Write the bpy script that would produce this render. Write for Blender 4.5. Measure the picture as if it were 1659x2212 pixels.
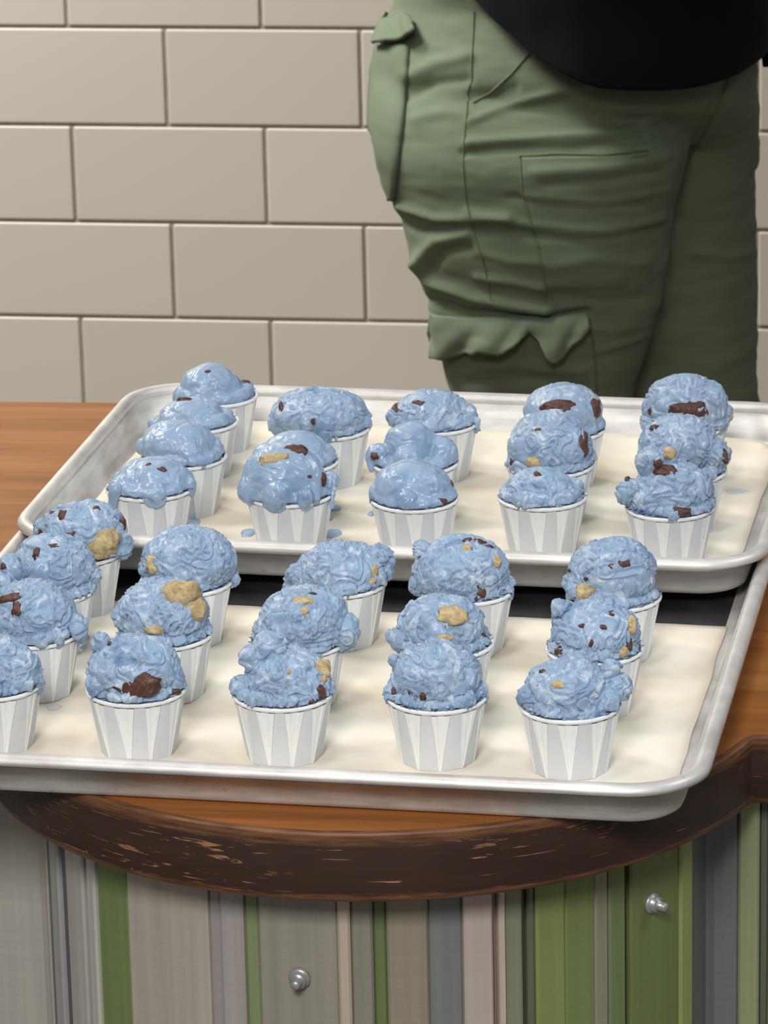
import bpy, bmesh, math, random
import numpy as np
from mathutils import Vector, Matrix
from mathutils.bvhtree import BVHTree

for o in list(bpy.data.objects):
    bpy.data.objects.remove(o, do_unlink=True)
S = bpy.context.scene
C = S.collection

# ------------------------------------------------------------------ camera, world, lamps, exposure
T = 0.86                                   # height of the counter top above the floor
CAM = Vector((0.0, 0.0, T + 0.7994))
cam_d = bpy.data.cameras.new('camera')
cam = bpy.data.objects.new('camera', cam_d); C.objects.link(cam)
_fw = Vector((-0.13761492, 0.9405839, -0.3104256))
_rt = Vector((0.99023285, 0.13773096, -0.02165831))
_up = Vector((-0.02238375, 0.31037413, 0.95035092))
cam.matrix_world = Matrix(((_rt.x, _up.x, -_fw.x, CAM.x), (_rt.y, _up.y, -_fw.y, CAM.y),
                           (_rt.z, _up.z, -_fw.z, CAM.z), (0, 0, 0, 1)))
cam_d.sensor_width = 36.0
cam_d.lens = 36.0 * 8981.89 / 2212.0
cam_d.clip_start = 0.05; cam_d.clip_end = 60
cam_d.dof.use_dof = True
cam_d.dof.focus_distance = 2.2
cam_d.dof.aperture_fstop = 46
S.camera = cam

W = bpy.data.worlds.new('World'); S.world = W; W.use_nodes = True
W.node_tree.nodes['Background'].inputs['Color'].default_value = (1.0, 0.985, 0.965, 1)
W.node_tree.nodes['Background'].inputs['Strength'].default_value = 0.21

def area(name, loc, aim, size, power, color):
    d = bpy.data.lights.new(name, 'AREA'); d.shape = 'SQUARE'; d.size = size
    d.energy = power; d.color = color
    o = bpy.data.objects.new(name, d); C.objects.link(o); o.location = loc
    o.rotation_euler = (Vector(aim) - Vector(loc)).to_track_quat('-Z', 'Y').to_euler()
    return o
WARM = (1.0, 0.91, 0.79); COOL = (0.87, 0.94, 1.0)
area('ceiling_or_fill_light', (-1.55, 3.5, 2.3), (-1.2, 4.2, 1.0), 0.5, 38, (1.0, 0.965, 0.91)).data.spread = math.radians(150)
area('ceiling_or_fill_light', (-1.35, 2.8, 2.5), (-0.44, 3.42, 0.80), 0.4, 1.15, (1.0, 0.97, 0.93)).data.spread = math.radians(42)  # added fill lamp brightening the trousers from the left, no known fixture
area('ceiling_or_fill_light', (-1.5, 2.5, 2.5), (-0.35, 2.30, 0.86), 0.5, 2.0, (1.0, 0.93, 0.83)).data.spread = math.radians(75)
area('ceiling_or_fill_light', (1.3, 2.2, 2.4), (-0.2, 2.25, 0.86), 0.6, 1.3, COOL).data.spread = math.radians(55)
area('ceiling_or_fill_light', (-0.45, 1.75, 2.75), (-0.4, 2.3, 0.86), 0.35, 1.45, (0.98, 0.98, 0.97)).data.spread = math.radians(75)
area('ceiling_or_fill_light', (-0.3, -0.6, 2.75), (-0.3, 1.9, 0.40), 0.7, 6.2, (1.0, 0.97, 0.94)).data.spread = math.radians(46)

S.view_settings.view_transform = 'Standard'
S.view_settings.look = 'None'
S.view_settings.gamma = 1.0
S.view_settings.use_curve_mapping = False
S.view_settings.exposure = 0.0

# ------------------------------------------------------------------ helpers
def lin(r, g, b):
    f = lambda c: (c / 255.0 / 12.92) if c <= 10.3 else ((c / 255.0 + 0.055) / 1.055) ** 2.4
    return (f(r), f(g), f(b), 1.0)

def tag(o, label=None, cat=None, group=None, kind=None):
    if label: o['label'] = label
    if cat: o['category'] = cat
    if group: o['group'] = group
    if kind: o['kind'] = kind
    return o

def link(name, me, mat=None, parent=None, smooth=True):
    o = bpy.data.objects.new(name, me); C.objects.link(o)
    if mat is not None and len(me.materials) == 0:
        for m in (mat if isinstance(mat, (list, tuple)) else [mat]): me.materials.append(m)
    if smooth and len(me.polygons): me.polygons.foreach_set('use_smooth', [True] * len(me.polygons))
    if parent is not None: o.parent = parent
    return o

def mesh(name, v, f):
    me = bpy.data.meshes.new(name); me.from_pydata([tuple(map(float, p)) for p in v], [], f); me.update()
    return me

def empty(name, loc, rz=0.0):
    o = bpy.data.objects.new(name, None); C.objects.link(o); o.empty_display_size = 0.05
    o.location = loc; o.rotation_euler = (0, 0, rz)
    return o

def bevel_box(name, sx, sy, sz, bev, seg=1):
    bm = bmesh.new(); bmesh.ops.create_cube(bm, size=1.0)
    bmesh.ops.scale(bm, vec=(sx, sy, sz), verts=bm.verts)
    bmesh.ops.bevel(bm, geom=bm.edges[:], offset=bev, segments=seg, affect='EDGES', profile=0.5)
    me = bpy.data.meshes.new(name); bm.to_mesh(me); bm.free(); return me

def get_arrays(me):
    n = len(me.vertices); a = np.empty(n * 3); me.vertices.foreach_get('co', a)
    b = np.empty(n * 3); me.vertex_normals.foreach_get('vector', b)
    return a.reshape(-1, 3), b.reshape(-1, 3)

def set_co(me, a):
    me.vertices.foreach_set('co', a.astype(np.float32).ravel()); me.update()

_perm = np.random.default_rng(7).permutation(256).astype(np.int64)
_perm = np.concatenate([_perm, _perm, _perm])
_grad = np.random.default_rng(8).normal(size=(256, 3)); _grad /= np.linalg.norm(_grad, axis=1)[:, None]
def noise(p):
    i = np.floor(p).astype(np.int64); f = p - i; i &= 255
    u = f * f * f * (f * (f * 6 - 15) + 10)
    r = 0.0
    for dx in (0, 1):
        wx = u[:, 0] if dx else 1 - u[:, 0]
        for dy in (0, 1):
            wy = u[:, 1] if dy else 1 - u[:, 1]
            for dz in (0, 1):
                wz = u[:, 2] if dz else 1 - u[:, 2]
                h = _perm[_perm[_perm[i[:, 0] + dx] + ((i[:, 1] + dy) & 255)] + ((i[:, 2] + dz) & 255)]
                g = _grad[h]
                r = r + wx * wy * wz * ((f[:, 0] - dx) * g[:, 0] + (f[:, 1] - dy) * g[:, 1] + (f[:, 2] - dz) * g[:, 2])
    return r * 1.6
def fbm(p, octs=4, gain=0.5):
    a = 1.0; s = 0.0
    for k in range(octs):
        s = s + a * noise(p * (2.03 ** k) + 17.3 * k); a *= gain
    return s
def sstep(x, a, b):
    t = np.clip((x - a) / (b - a), 0, 1); return t * t * (3 - 2 * t)

# ------------------------------------------------------------------ materials
class Mat:
    def __init__(s, name):
        s.m = bpy.data.materials.new(name); s.m.use_nodes = True
        s.t = s.m.node_tree; s.b = s.t.nodes['Principled BSDF']
    def n(s, typ, **kw):
        nd = s.t.nodes.new(typ)
        for k, v in kw.items():
            if k.startswith('_'): setattr(nd, k[1:], v)
            else: s.put(nd.inputs[k.replace('__', ' ')], v)
        return nd
    def put(s, sock, v):
        if isinstance(v, bpy.types.NodeSocket): s.t.links.new(v, sock)
        else: sock.default_value = v
    def set(s, **kw):
        for k, v in kw.items(): s.put(s.b.inputs[k.replace('__', ' ')], v)
        return s
    def coord(s, scale=(1, 1, 1), which='Object', rot=(0, 0, 0), off=None):
        tc = s.n('ShaderNodeTexCoord'); mp = s.n('ShaderNodeMapping')
        s.t.links.new(tc.outputs[which], mp.inputs['Vector'])
        mp.inputs['Scale'].default_value = scale; mp.inputs['Rotation'].default_value = rot
        if off is not None: s.put(mp.inputs['Location'], off)
        return mp.outputs[0]
    def noise(s, vec, scale, detail=3, rough=0.5, dist=0.0):
        nd = s.n('ShaderNodeTexNoise', Scale=scale, Detail=detail, Roughness=rough, Distortion=dist)
        s.t.links.new(vec, nd.inputs['Vector']); return nd.outputs['Fac']
    def ramp(s, fac, stops):
        r = s.n('ShaderNodeValToRGB'); s.t.links.new(fac, r.inputs[0])
        e = r.color_ramp.elements
        while len(e) < len(stops): e.new(0.5)
        for k, (p, c) in enumerate(stops):
            e[k].position = p; e[k].color = c if len(c) == 4 else (*c, 1)
        return r.outputs[0]
    def mix(s, fac, a, b, mode='MIX'):
        m = s.n('ShaderNodeMix', _data_type='RGBA', _blend_type=mode)
        s.put(m.inputs[0], fac); s.put(m.inputs[6], a); s.put(m.inputs[7], b); return m.outputs[2]
    def math(s, op, a, b=0.0):
        m = s.n('ShaderNodeMath', _operation=op); s.put(m.inputs[0], a); s.put(m.inputs[1], b); return m.outputs[0]
    def bump(s, h, strength=0.3, dist=0.001):
        b = s.n('ShaderNodeBump', Strength=strength, Distance=dist); s.put(b.inputs['Height'], h)
        s.put(s.b.inputs['Normal'], b.outputs[0]); return s
    def randoff(s):
        oi = s.n('ShaderNodeObjectInfo'); c = s.n('ShaderNodeCombineXYZ')
        for k, f in enumerate((37.0, 71.0, 13.0)): s.put(c.inputs[k], s.math('MULTIPLY', oi.outputs['Random'], f))
        return c.outputs[0], oi.outputs['Random']
def g(v): return (v, v, v, 1)

# glazed wall tile
m = Mat('tile_glaze'); v = m.coord((1, 1, 1)); _, rnd = m.randoff()
c1 = m.ramp(rnd, [(0, lin(202, 197, 185)), (1, lin(209, 204, 192))])
m.set(Base__Color=c1, Roughness=0.42).bump(m.noise(v, 420, 2), 0.06, 0.0005); TILE = m.m
m = Mat('grout'); v = m.coord(); m.set(Base__Color=m.ramp(m.noise(v, 160, 3), [(0.3, lin(150, 142, 128)), (0.7, lin(168, 160, 146))]), Roughness=0.9); GROUT = m.m
m = Mat('floor_tile'); v = m.coord(); m.set(Base__Color=m.ramp(m.noise(v, 5, 4), [(0.3, lin(120, 110, 98)), (0.7, lin(140, 130, 116))]), Roughness=0.6); FLOOR = m.m

# varnished wood
m = Mat('varnished_wood'); v = m.coord((1.1, 15, 15))
n1 = m.noise(v, 2.4, 6, 0.62, 0.8); v2 = m.coord((3.0, 150, 150)); n2 = m.noise(v2, 2.0, 4, 0.6)
col = m.ramp(n1, [(0.25, lin(122, 72, 30)), (0.5, lin(158, 98, 44)), (0.75, lin(182, 124, 66))])
col = m.mix(m.math('MULTIPLY', n2, 0.55), col, lin(112, 69, 32))
m.set(Base__Color=col, Roughness=0.55, Specular__IOR__Level=0.25, Coat__Weight=0.05, Coat__Roughness=0.2).bump(n2, 0.08, 0.0006); WOOD = m.m

# scuffed dark edge: UV.x runs along the edge in metres, UV.y is height in metres
m = Mat('scuffed_dark_wood'); tc = m.n('ShaderNodeTexCoord'); uv = tc.outputs['UV']
def uvmap(sc):
    mp = m.n('ShaderNodeMapping'); m.t.links.new(uv, mp.inputs[0]); mp.inputs['Scale'].default_value = sc; return mp.outputs[0]
base = m.ramp(m.noise(uvmap((9, 40, 1)), 1.5, 4, 0.6), [(0.3, lin(48, 32, 25)), (0.7, lin(62, 42, 34))])
s1 = m.noise(uvmap((55, 420, 1)), 1.0, 5, 0.62, 0.6)
patch = m.noise(uvmap((10, 26, 1)), 1.0, 2, 0.5)
k1 = m.math('MULTIPLY', m.ramp(s1, [(0.60, g(0)), (0.63, g(1))]), m.ramp(patch, [(0.49, g(0)), (0.57, g(1))]))
s2 = m.noise(uvmap((30, 800, 1)), 1.0, 3, 0.5, 0.3)
k2 = m.ramp(s2, [(0.68, g(0)), (0.70, g(1))])
sx = m.n('ShaderNodeSeparateXYZ'); m.t.links.new(uv, sx.inputs[0])
ye = m.noise(uvmap((26, 300, 1)), 1.0, 4, 0.65)
yv = m.math('ADD', sx.outputs[1], m.math('MULTIPLY', m.math('SUBTRACT', ye, 0.5), 0.011))
ktop = m.ramp(m.math('MULTIPLY', yv, 20.0), [(0.62, g(0)), (0.70, g(1))])
kbot = m.ramp(m.math('MULTIPLY', yv, 20.0), [(0.055, g(1)), (0.10, g(0))])
tan = m.ramp(m.noise(uvmap((40, 500, 1)), 1.0, 3), [(0.3, lin(118, 76, 44)), (0.7, lin(176, 132, 92))])
tand = m.ramp(m.noise(uvmap((40, 500, 1)), 1.0, 3), [(0.3, lin(74, 44, 28)), (0.7, lin(128, 88, 56))])
kk = m.math('MAXIMUM', k1, k2)
col = m.mix(kk, base, tan); col = m.mix(m.math('MAXIMUM', ktop, kbot), col, tand)
m.set(Base__Color=col, Roughness=0.5).bump(m.math('SUBTRACT', 1.0, kk), 0.25, 0.0006); EDGE = m.m

# worn aluminium sheet
def alu(name, lo, hi, rough, metal=1.0):
    m = Mat(name); v = m.coord((6, 6, 40)); v2 = m.coord((1, 1, 1))
    n1 = m.noise(v, 6, 5, 0.6); n2 = m.noise(v2, 22, 4, 0.6)
    c = m.ramp(m.math('ADD', m.math('MULTIPLY', n1, 0.5), m.math('MULTIPLY', n2, 0.5)), [(0.35, lo), (0.62, hi)])
    spots = m.ramp(m.noise(v2, 130, 3, 0.6), [(0.68, g(0)), (0.76, g(1))])
    c = m.mix(m.math('MULTIPLY', spots, 0.45), c, lin(96, 90, 84))
    m.set(Base__Color=c, Metallic=metal, Roughness=m.ramp(n2, [(0.3, g(rough - .07)), (0.7, g(rough + .08))]))
    m.bump(n1, 0.10, 0.0008); return m.m
ALU = alu('worn_aluminium', lin(190, 188, 185), lin(226, 224, 221), 0.48, 0.42)
PANFLOOR = alu('shaded_pan_floor', lin(66, 66, 69), lin(92, 91, 93), 0.45, 0.7)  # shade under the rear pan, put into the front pan's floor colour
STEEL = alu('zinc_steel', lin(150, 151, 152), lin(190, 190, 190), 0.40, 0.55)

# parchment
m = Mat('parchment'); v = m.coord()
n1 = m.noise(v, 14, 4, 0.55, 0.5); n2 = m.noise(v, 34, 3, 0.5)
c = m.ramp(n1, [(0.32, lin(222, 211, 190)), (0.5, lin(233, 226, 209)), (0.7, lin(237, 232, 220))])
m.set(Base__Color=c, Roughness=0.6, Specular__IOR__Level=0.3)
m.bump(m.math('ADD', n1, m.math('MULTIPLY', n2, 0.5)), 0.35, 0.004); PAPER = m.m

# pleated paper cup: single wall shows the cold filling faintly, the folded pleats are three layers thick
m = Mat('cup_paper'); v = m.coord(); m.set(Base__Color=m.ramp(m.noise(v, 260, 3), [(0.3, lin(203, 208, 214)), (0.7, lin(208, 213, 219))]), Roughness=0.55); CUPP = m.m
m = Mat('cup_pleat'); v = m.coord(); m.set(Base__Color=m.ramp(m.noise(v, 260, 3), [(0.3, lin(227, 230, 231)), (0.7, lin(233, 236, 237))]), Roughness=0.5); CUPW = m.m

# ice cream: the 'torn' attribute marks where the surface was ripped rather than smoothed
def icecream(name, rough, bumpy, white, c_lo, c_mid, c_hi, speck):
    m = Mat(name); off, rnd = m.randoff(); v = m.coord(off=off)
    at = m.n('ShaderNodeAttribute', _attribute_name='torn'); torn = at.outputs['Fac']
    sw = m.noise(v, 30, 4, 0.55, 1.6)
    c = m.ramp(sw, [(0.28, c_lo), (0.46, c_mid), (0.64, c_mid), (0.80, c_hi)])
    w = m.noise(v, 58, 4, 0.6, 2.5)
    c = m.mix(m.math('MULTIPLY', m.ramp(w, [(0.54, g(0)), (0.68, g(1))]), white), c, lin(214, 224, 233))
    sp = m.ramp(m.noise(v, 230, 2, 0.5), [(0.725, g(0)), (0.75, g(1))])
    c = m.mix(m.math('MULTIPLY', sp, speck), c, lin(98, 74, 74))
    fine = m.noise(v, 1000, 3, 0.6, 0.3); mid = m.noise(v, 420, 4, 0.62, 1.0)
    h = m.math('ADD', m.math('MULTIPLY', fine, 0.3), mid)
    h = m.math('MULTIPLY', h, m.math('ADD', 0.25, m.math('MULTIPLY', torn, 0.9)))
    m.set(Base__Color=c, Roughness=m.math('ADD', rough - 0.04, m.math('MULTIPLY', torn, 0.16)), IOR=1.4,
          Specular__IOR__Level=0.6, Subsurface__Weight=0.08, Subsurface__Scale=0.003, Subsurface__Radius=(0.6, 0.8, 1.0))
    m.bump(h, bumpy, 0.0016); return m.m
ICE_SOFT = icecream('melting_ice_cream', 0.22, 0.15, 0.22, lin(122, 148, 181), lin(146, 170, 197), lin(178, 196, 211), 0.25)
ICE_MID = icecream('softening_ice_cream', 0.28, 0.40, 0.6, lin(114, 142, 177), lin(146, 170, 196), lin(191, 205, 214), 0.5)
ICE_HARD = icecream('firm_ice_cream', 0.31, 0.60, 0.65, lin(110, 139, 176), lin(146, 171, 198), lin(194, 208, 217), 0.7)

m = Mat('chocolate'); off, _ = m.randoff(); v = m.coord(off=off)
n1 = m.noise(v, 300, 4, 0.65, 0.5)
m.set(Base__Color=m.ramp(n1, [(0.3, lin(58, 33, 28)), (0.6, lin(92, 56, 44)), (0.8, lin(128, 92, 78))]), Roughness=0.4).bump(n1, 0.6, 0.002); CHOC = m.m
m = Mat('cookie_dough'); off, rnd = m.randoff(); v = m.coord(off=off)
n1 = m.noise(v, 260, 4, 0.65, 0.4)
c = m.ramp(n1, [(0.28, lin(146, 122, 86)), (0.5, lin(186, 164, 120)), (0.75, lin(214, 198, 160))])
m.set(Base__Color=c, Roughness=0.6).bump(n1, 0.7, 0.002); DOUGH = m.m

# clothing
def cloth(name, lo, hi, scale=900.0, bs=0.25, sheen=0.04):
    m = Mat(name); v = m.coord(); n1 = m.noise(v, 9, 4, 0.6); n2 = m.noise(v, scale, 2)
    m.set(Base__Color=m.ramp(n1, [(0.3, lo), (0.7, hi)]), Roughness=0.9, Sheen__Weight=sheen, Specular__IOR__Level=0.15).bump(n2, bs, 0.0006); return m.m
OLIVE = cloth('olive_cotton', lin(99, 111, 90), lin(111, 123, 101))
SEAM = cloth('olive_seam', lin(88, 99, 75), lin(100, 111, 86))
BLACK = cloth('black_jersey', lin(8, 8, 11), lin(12, 12, 15), sheen=0.02)
m = Mat('skin'); m.set(Base__Color=lin(205, 160, 132), Roughness=0.5); SKIN = m.m
m = Mat('dark_hair'); m.set(Base__Color=lin(45, 34, 28), Roughness=0.5); HAIR = m.m
m = Mat('shoe_leather'); m.set(Base__Color=lin(40, 38, 38), Roughness=0.5); SHOE = m.m
m = Mat('dark_button'); m.set(Base__Color=lin(45, 48, 40), Roughness=0.4); BUTTON_M = m.m
m = Mat('dried_smear'); m.set(Base__Color=lin(203, 207, 208), Roughness=0.4); SMEAR = m.m

# ------------------------------------------------------------------ the room: tiled back wall, floor
WY = 4.2017; WX0 = -0.835; WZ0 = T - 0.0616; TWD = 0.206; THT = 0.1046; JT = 0.0032
wall = link('wall_back', bevel_box('wall_back', 6.0, 0.12, 2.8, 0.001), GROUT, None, False)
wall.location = (-0.6, WY + 0.06 + 0.0022, 1.4); tag(wall, kind='structure')
tile_me = bevel_box('tile', TWD - JT, 0.010, THT - JT, 0.0022, 3)
tile_me.materials.append(TILE)
rng = random.Random(5)
for r in range(-6, 8):
    z = WZ0 - (r + 0.5) * THT
    if z < 0.06: continue
    for q in range(-9, 10):
        x = WX0 + (q + (0.5 if r % 2 == 0 else 0.0)) * TWD
        t = link('tile', tile_me, None, wall, False)
        t.location = (x - wall.location.x, (WY + 0.005) - wall.location.y, z - wall.location.z)
        t.rotation_euler = (rng.uniform(-.0025, .0025), rng.uniform(-.0006, .0006), rng.uniform(-.0025, .0025))
# the courses above head height, joined
bm = bmesh.new(); row = -7
while WZ0 - (row + .5) * THT < 2.72:
    z = WZ0 - (row + .5) * THT
    for q in range(-9, 10):
        x = WX0 + (q + (0.5 if row % 2 == 0 else 0.0)) * TWD
        ret = bmesh.ops.create_cube(bm, size=1.0)
        bmesh.ops.scale(bm, vec=(TWD - JT, 0.010, THT - JT), verts=ret['verts'])
        bmesh.ops.translate(bm, vec=(x - wall.location.x, WY + .005 - wall.location.y, z - wall.location.z), verts=ret['verts'])
    row -= 1
me = bpy.data.meshes.new('upper_tiles'); bm.to_mesh(me); bm.free()
tag(link('upper_tiles', me, TILE, wall, False), kind='stuff')
fl = link('floor', bevel_box('floor', 6.0, 7.0, 0.1, 0.001), FLOOR, None, False)
fl.location = (-0.6, 1.5, -0.05); tag(fl, kind='structure')

# ------------------------------------------------------------------ the counter
CX, CY, CR = -0.3147, 2.125, 0.2195
def yfront(x): return 2.0555 + 0.03 * (x + 0.107)
def yback(x): return 2.6437 + 0.035 * (x + 0.6)
XL, XR = -2.2, 1.5
counter = empty('counter', (CX, 2.35, 0))
tag(counter, 'wooden counter with half-round front, scuffed dark edge and grey-green metal cladding', 'counter')
cinv = Vector((-CX, -2.35, 0))
a1 = math.asin((yfront(-0.107) - CY) / CR); a0 = math.pi - math.asin((yfront(-0.53) - CY) / CR)
front = []
for k in range(12): front.append((XL + (CX + CR * math.cos(a0) - XL) * k / 12.0, None))
front = [(x, yfront(x)) for x, _ in front]
NA = 120
a0n = a0; a1n = a1 + 2 * math.pi
for k in range(NA + 1):
    a = a0n + (a1n - a0n) * k / NA
    front.append((CX + CR * math.cos(a), CY + CR * math.sin(a)))
xr = CX + CR * math.cos(a1)
for k in range(1, 13):
    x = xr + (XR - xr) * k / 12.0; front.append((x, yfront(x)))
front = np.array(front)
d = np.gradient(front, axis=0); tn = d / np.linalg.norm(d, axis=1)[:, None]
nrm = np.stack([tn[:, 1], -tn[:, 0]], 1)          # outward (towards the viewer)
# wooden top
inner = front - nrm * 0.0035
TH = 0.037
bm = bmesh.new()
pts = [tuple(p) for p in inner] + [(XR, yback(XR)), (XL, yback(XL))]
top = [bm.verts.new((x + cinv.x, y + cinv.y, T)) for x, y in pts]
bot = [bm.verts.new((x + cinv.x, y + cinv.y, T - TH)) for x, y in pts]
bm.faces.new(top); bm.faces.new(bot[::-1])
for k in range(len(pts)):
    j = (k + 1) % len(pts); bm.faces.new((top[k], bot[k], bot[j], top[j]))
bmesh.ops.recalc_face_normals(bm, faces=bm.faces)
me = bpy.data.meshes.new('countertop'); bm.to_mesh(me); bm.free()
link('countertop', me, WOOD, counter, False)
# dark edge band
prof = [(-0.0050, -0.0004), (-0.0046, 0.0001), (-0.0040, 0.0002), (-0.0010, 0.0002), (-0.0003, -0.0001), (0, -0.0008), (0, -0.0016), (0.0002, -0.008),
        (0.0002, -0.018), (0, -0.0345), (-0.0008, -0.0365), (-0.0025, -0.0378), (-0.03, -0.0378)]
s = np.concatenate([[0], np.cumsum(np.linalg.norm(np.diff(front, axis=0), axis=1))])
V = []; UV = []
for k in range(len(front)):
    for o, z in prof:
        p = front[k] + nrm[k] * o
        V.append((p[0] + cinv.x, p[1] + cinv.y, T + z)); UV.append((s[k], min(0.0378 + z, 0.0378) + (0.002 if o < -.001 and z > -.002 else 0)))
nP = len(prof); F = []
for k in range(len(front) - 1):
    for j in range(nP - 1):
        F.append((k * nP + j, k * nP + j + 1, (k + 1) * nP + j + 1, (k + 1) * nP + j))
me = mesh('edge_band', V, F); uvl = me.uv_layers.new(name='UVMap')
for lp in me.loops: uvl.data[lp.index].uv = UV[lp.vertex_index]
o = link('edge_band', me, EDGE, counter); o['label'] = 'dark brown edge band with tan scratches'
# metal cladding in upright strips following the half round
RP, YS = 0.190, 2.078
TH0 = math.acos((CY - YS) / RP); S0 = TH0 * RP; XE = RP * math.sin(TH0)
def clad(sv, out=0.0):
    if abs(sv) <= S0:
        th = sv / RP; return (CX + (RP + out) * math.sin(th), CY - (RP + out) * math.cos(th))
    x = XE + abs(sv) - S0; return (CX + math.copysign(x, sv), YS - out)
GY = lambda v: (v, int(v * .975), int(v * .93))
STR = [(-1.30, -0.92, GY(150), 0), (-0.92, -0.90, (110, 125, 90), -3), (-0.90, -0.60, GY(158), 0), (-0.60, -0.55, (112, 132, 78), 1), (-0.55, -0.40, GY(152), 0), (-0.40, -0.38, (98, 100, 106), -3),
 (-0.38, -0.2344, (160, 155, 146), 0), (-0.2344, -0.2123, (84, 87, 96), -1), (-0.2123, -0.1968, (150, 150, 150), 1.5), (-0.1968, -0.1854, (80, 82, 90), -1),
 (-0.1854, -0.1642, (162, 158, 150), 1), (-0.1642, -0.1581, (104, 120, 86), -3), (-0.1581, -0.1504, (166, 167, 158), 2), (-0.1504, -0.1231, (108, 134, 68), 0),
 (-0.1231, -0.0686, (166, 156, 142), 1), (-0.0686, -0.0616, (143, 136, 134), -1), (-0.0616, -0.0482, (154, 146, 142), 0.5), (-0.0482, -0.0399, (118, 136, 86), -2),
 (-0.0399, 0.0029, (138, 132, 119), 0), (0.0029, 0.0093, (176, 158, 138), 3), (0.0093, 0.0207, (130, 126, 112), 0), (0.0207, 0.0278, (96, 118, 66), -2),
 (0.0278, 0.0492, (140, 130, 110), 0), (0.0492, 0.0673, (112, 118, 116), -1.5), (0.0673, 0.0826, (178, 160, 150), 2.5), (0.0826, 0.0861, (120, 102, 92), -2), (0.0861, 0.0897, (184, 166, 152), 2),
 (0.0897, 0.1, (120, 128, 102), 0), (0.1, 0.1031, (66, 74, 60), -4), (0.1031, 0.1071, (92, 104, 82), -1), (0.1071, 0.1243, (122, 140, 66), 1), (0.1243, 0.1433, (112, 132, 64), 0.5),
 (0.1433, 0.1527, (134, 132, 106), 0), (0.1527, 0.1643, (104, 122, 72), 1), (0.1643, 0.1684, (70, 72, 78), -4), (0.1684, 0.21, (104, 122, 60), 0.5), (0.21, 0.2229, (142, 152, 78), 2),
 (0.2229, 0.2666, (98, 106, 104), -1), (0.2666, 0.2778, (136, 146, 98), 1.5), (0.2778, 0.2826, (88, 96, 78), -2), (0.2826, 0.33, (128, 136, 104), 0), (0.33, 0.345, (96, 98, 100), -3), (0.345, 0.46, (150, 146, 136), 0),
 (0.46, 0.50, (110, 130, 76), 1), (0.50, 0.70, (148, 142, 132), 0), (0.70, 0.72, (96, 98, 100), -3), (0.72, 1.2, (140, 138, 126), 0)]
strip_m = {}
def strip_mat(c):
    if c not in strip_m:
        m = Mat('painted_metal'); v = m.coord((60, 60, 1.2)); v2 = m.coord((1.5, 1.5, 300))
        n1 = m.noise(v, 3, 4, 0.6); n2 = m.noise(v2, 2, 3, 0.6)
        gy = sum(c) / 3.0; b = lin(*[q * 0.68 + gy * 0.32 for q in c]); k = 1.5
        lo = tuple(min(1, q * k * 0.86) for q in b[:3]); hi = tuple(min(1, q * k * 1.12) for q in b[:3])
        cc = m.ramp(m.math('ADD', m.math('MULTIPLY', n1, 0.75), m.math('MULTIPLY', n2, 0.25)), [(0.3, (*lo, 1)), (0.7, (*hi, 1))])
        m.set(Base__Color=cc, Metallic=0.35, Roughness=0.42).bump(n2, 0.12, 0.0006); strip_m[c] = m.m
    return strip_m[c]
for s0, s1, c, off in STR:
    n = max(2, int((s1 - s0) / 0.006)); o_ = off * 1e-3; e = min(0.0012, (s1 - s0) * 0.2)
    ss = [s0, s0 + e] + [s0 + e + (s1 - s0 - 2 * e) * k / n for k in range(1, n)] + [s1 - e, s1]
    oo = [o_ - 0.0012] + [o_] * (len(ss) - 2) + [o_ - 0.0012]
    ss = [s0] + ss + [s1]; oo = [-0.012] + oo + [-0.012]
    V = []; F = []
    for sv, ov in zip(ss, oo):
        x, y = clad(sv, ov); V += [(x + cinv.x, y + cinv.y, T - TH - 0.0005), (x + cinv.x, y + cinv.y, 0.0)]
    for k in range(len(ss) - 1): F.append((2 * k, 2 * k + 1, 2 * k + 3, 2 * k + 2))
    F.append(tuple(range(0, 2 * len(ss), 2))); F.append(tuple(range(1, 2 * len(ss), 2))[::-1])
    st_ = link('metal_strip', mesh('metal_strip', V, F), strip_mat(c), counter, False)
    r_, g_, b_ = c
    st_['label'] = ('dark ' if max(c) < 108 else '') + ('green' if g_ > r_ + 9 and g_ > b_ + 12 else 'olive green' if g_ > b_ + 25 and g_ >= r_ - 2 else 'pinkish tan' if r_ > b_ + 22 else 'blue-grey' if b_ > r_ + 2 else 'grey') + ' metal strip'
# solid carcass behind the cladding
bm = bmesh.new(); bmesh.ops.create_cube(bm, size=1.0)
bmesh.ops.scale(bm, vec=(2.6, 0.44, T - TH - 0.002), verts=bm.verts)
bmesh.ops.translate(bm, vec=(0.0, 2.335 - 2.35, (T - TH) / 2), verts=bm.verts)
me = bpy.data.meshes.new('carcass'); bm.to_mesh(me); bm.free(); link('carcass', me, EDGE, counter, False)
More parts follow.
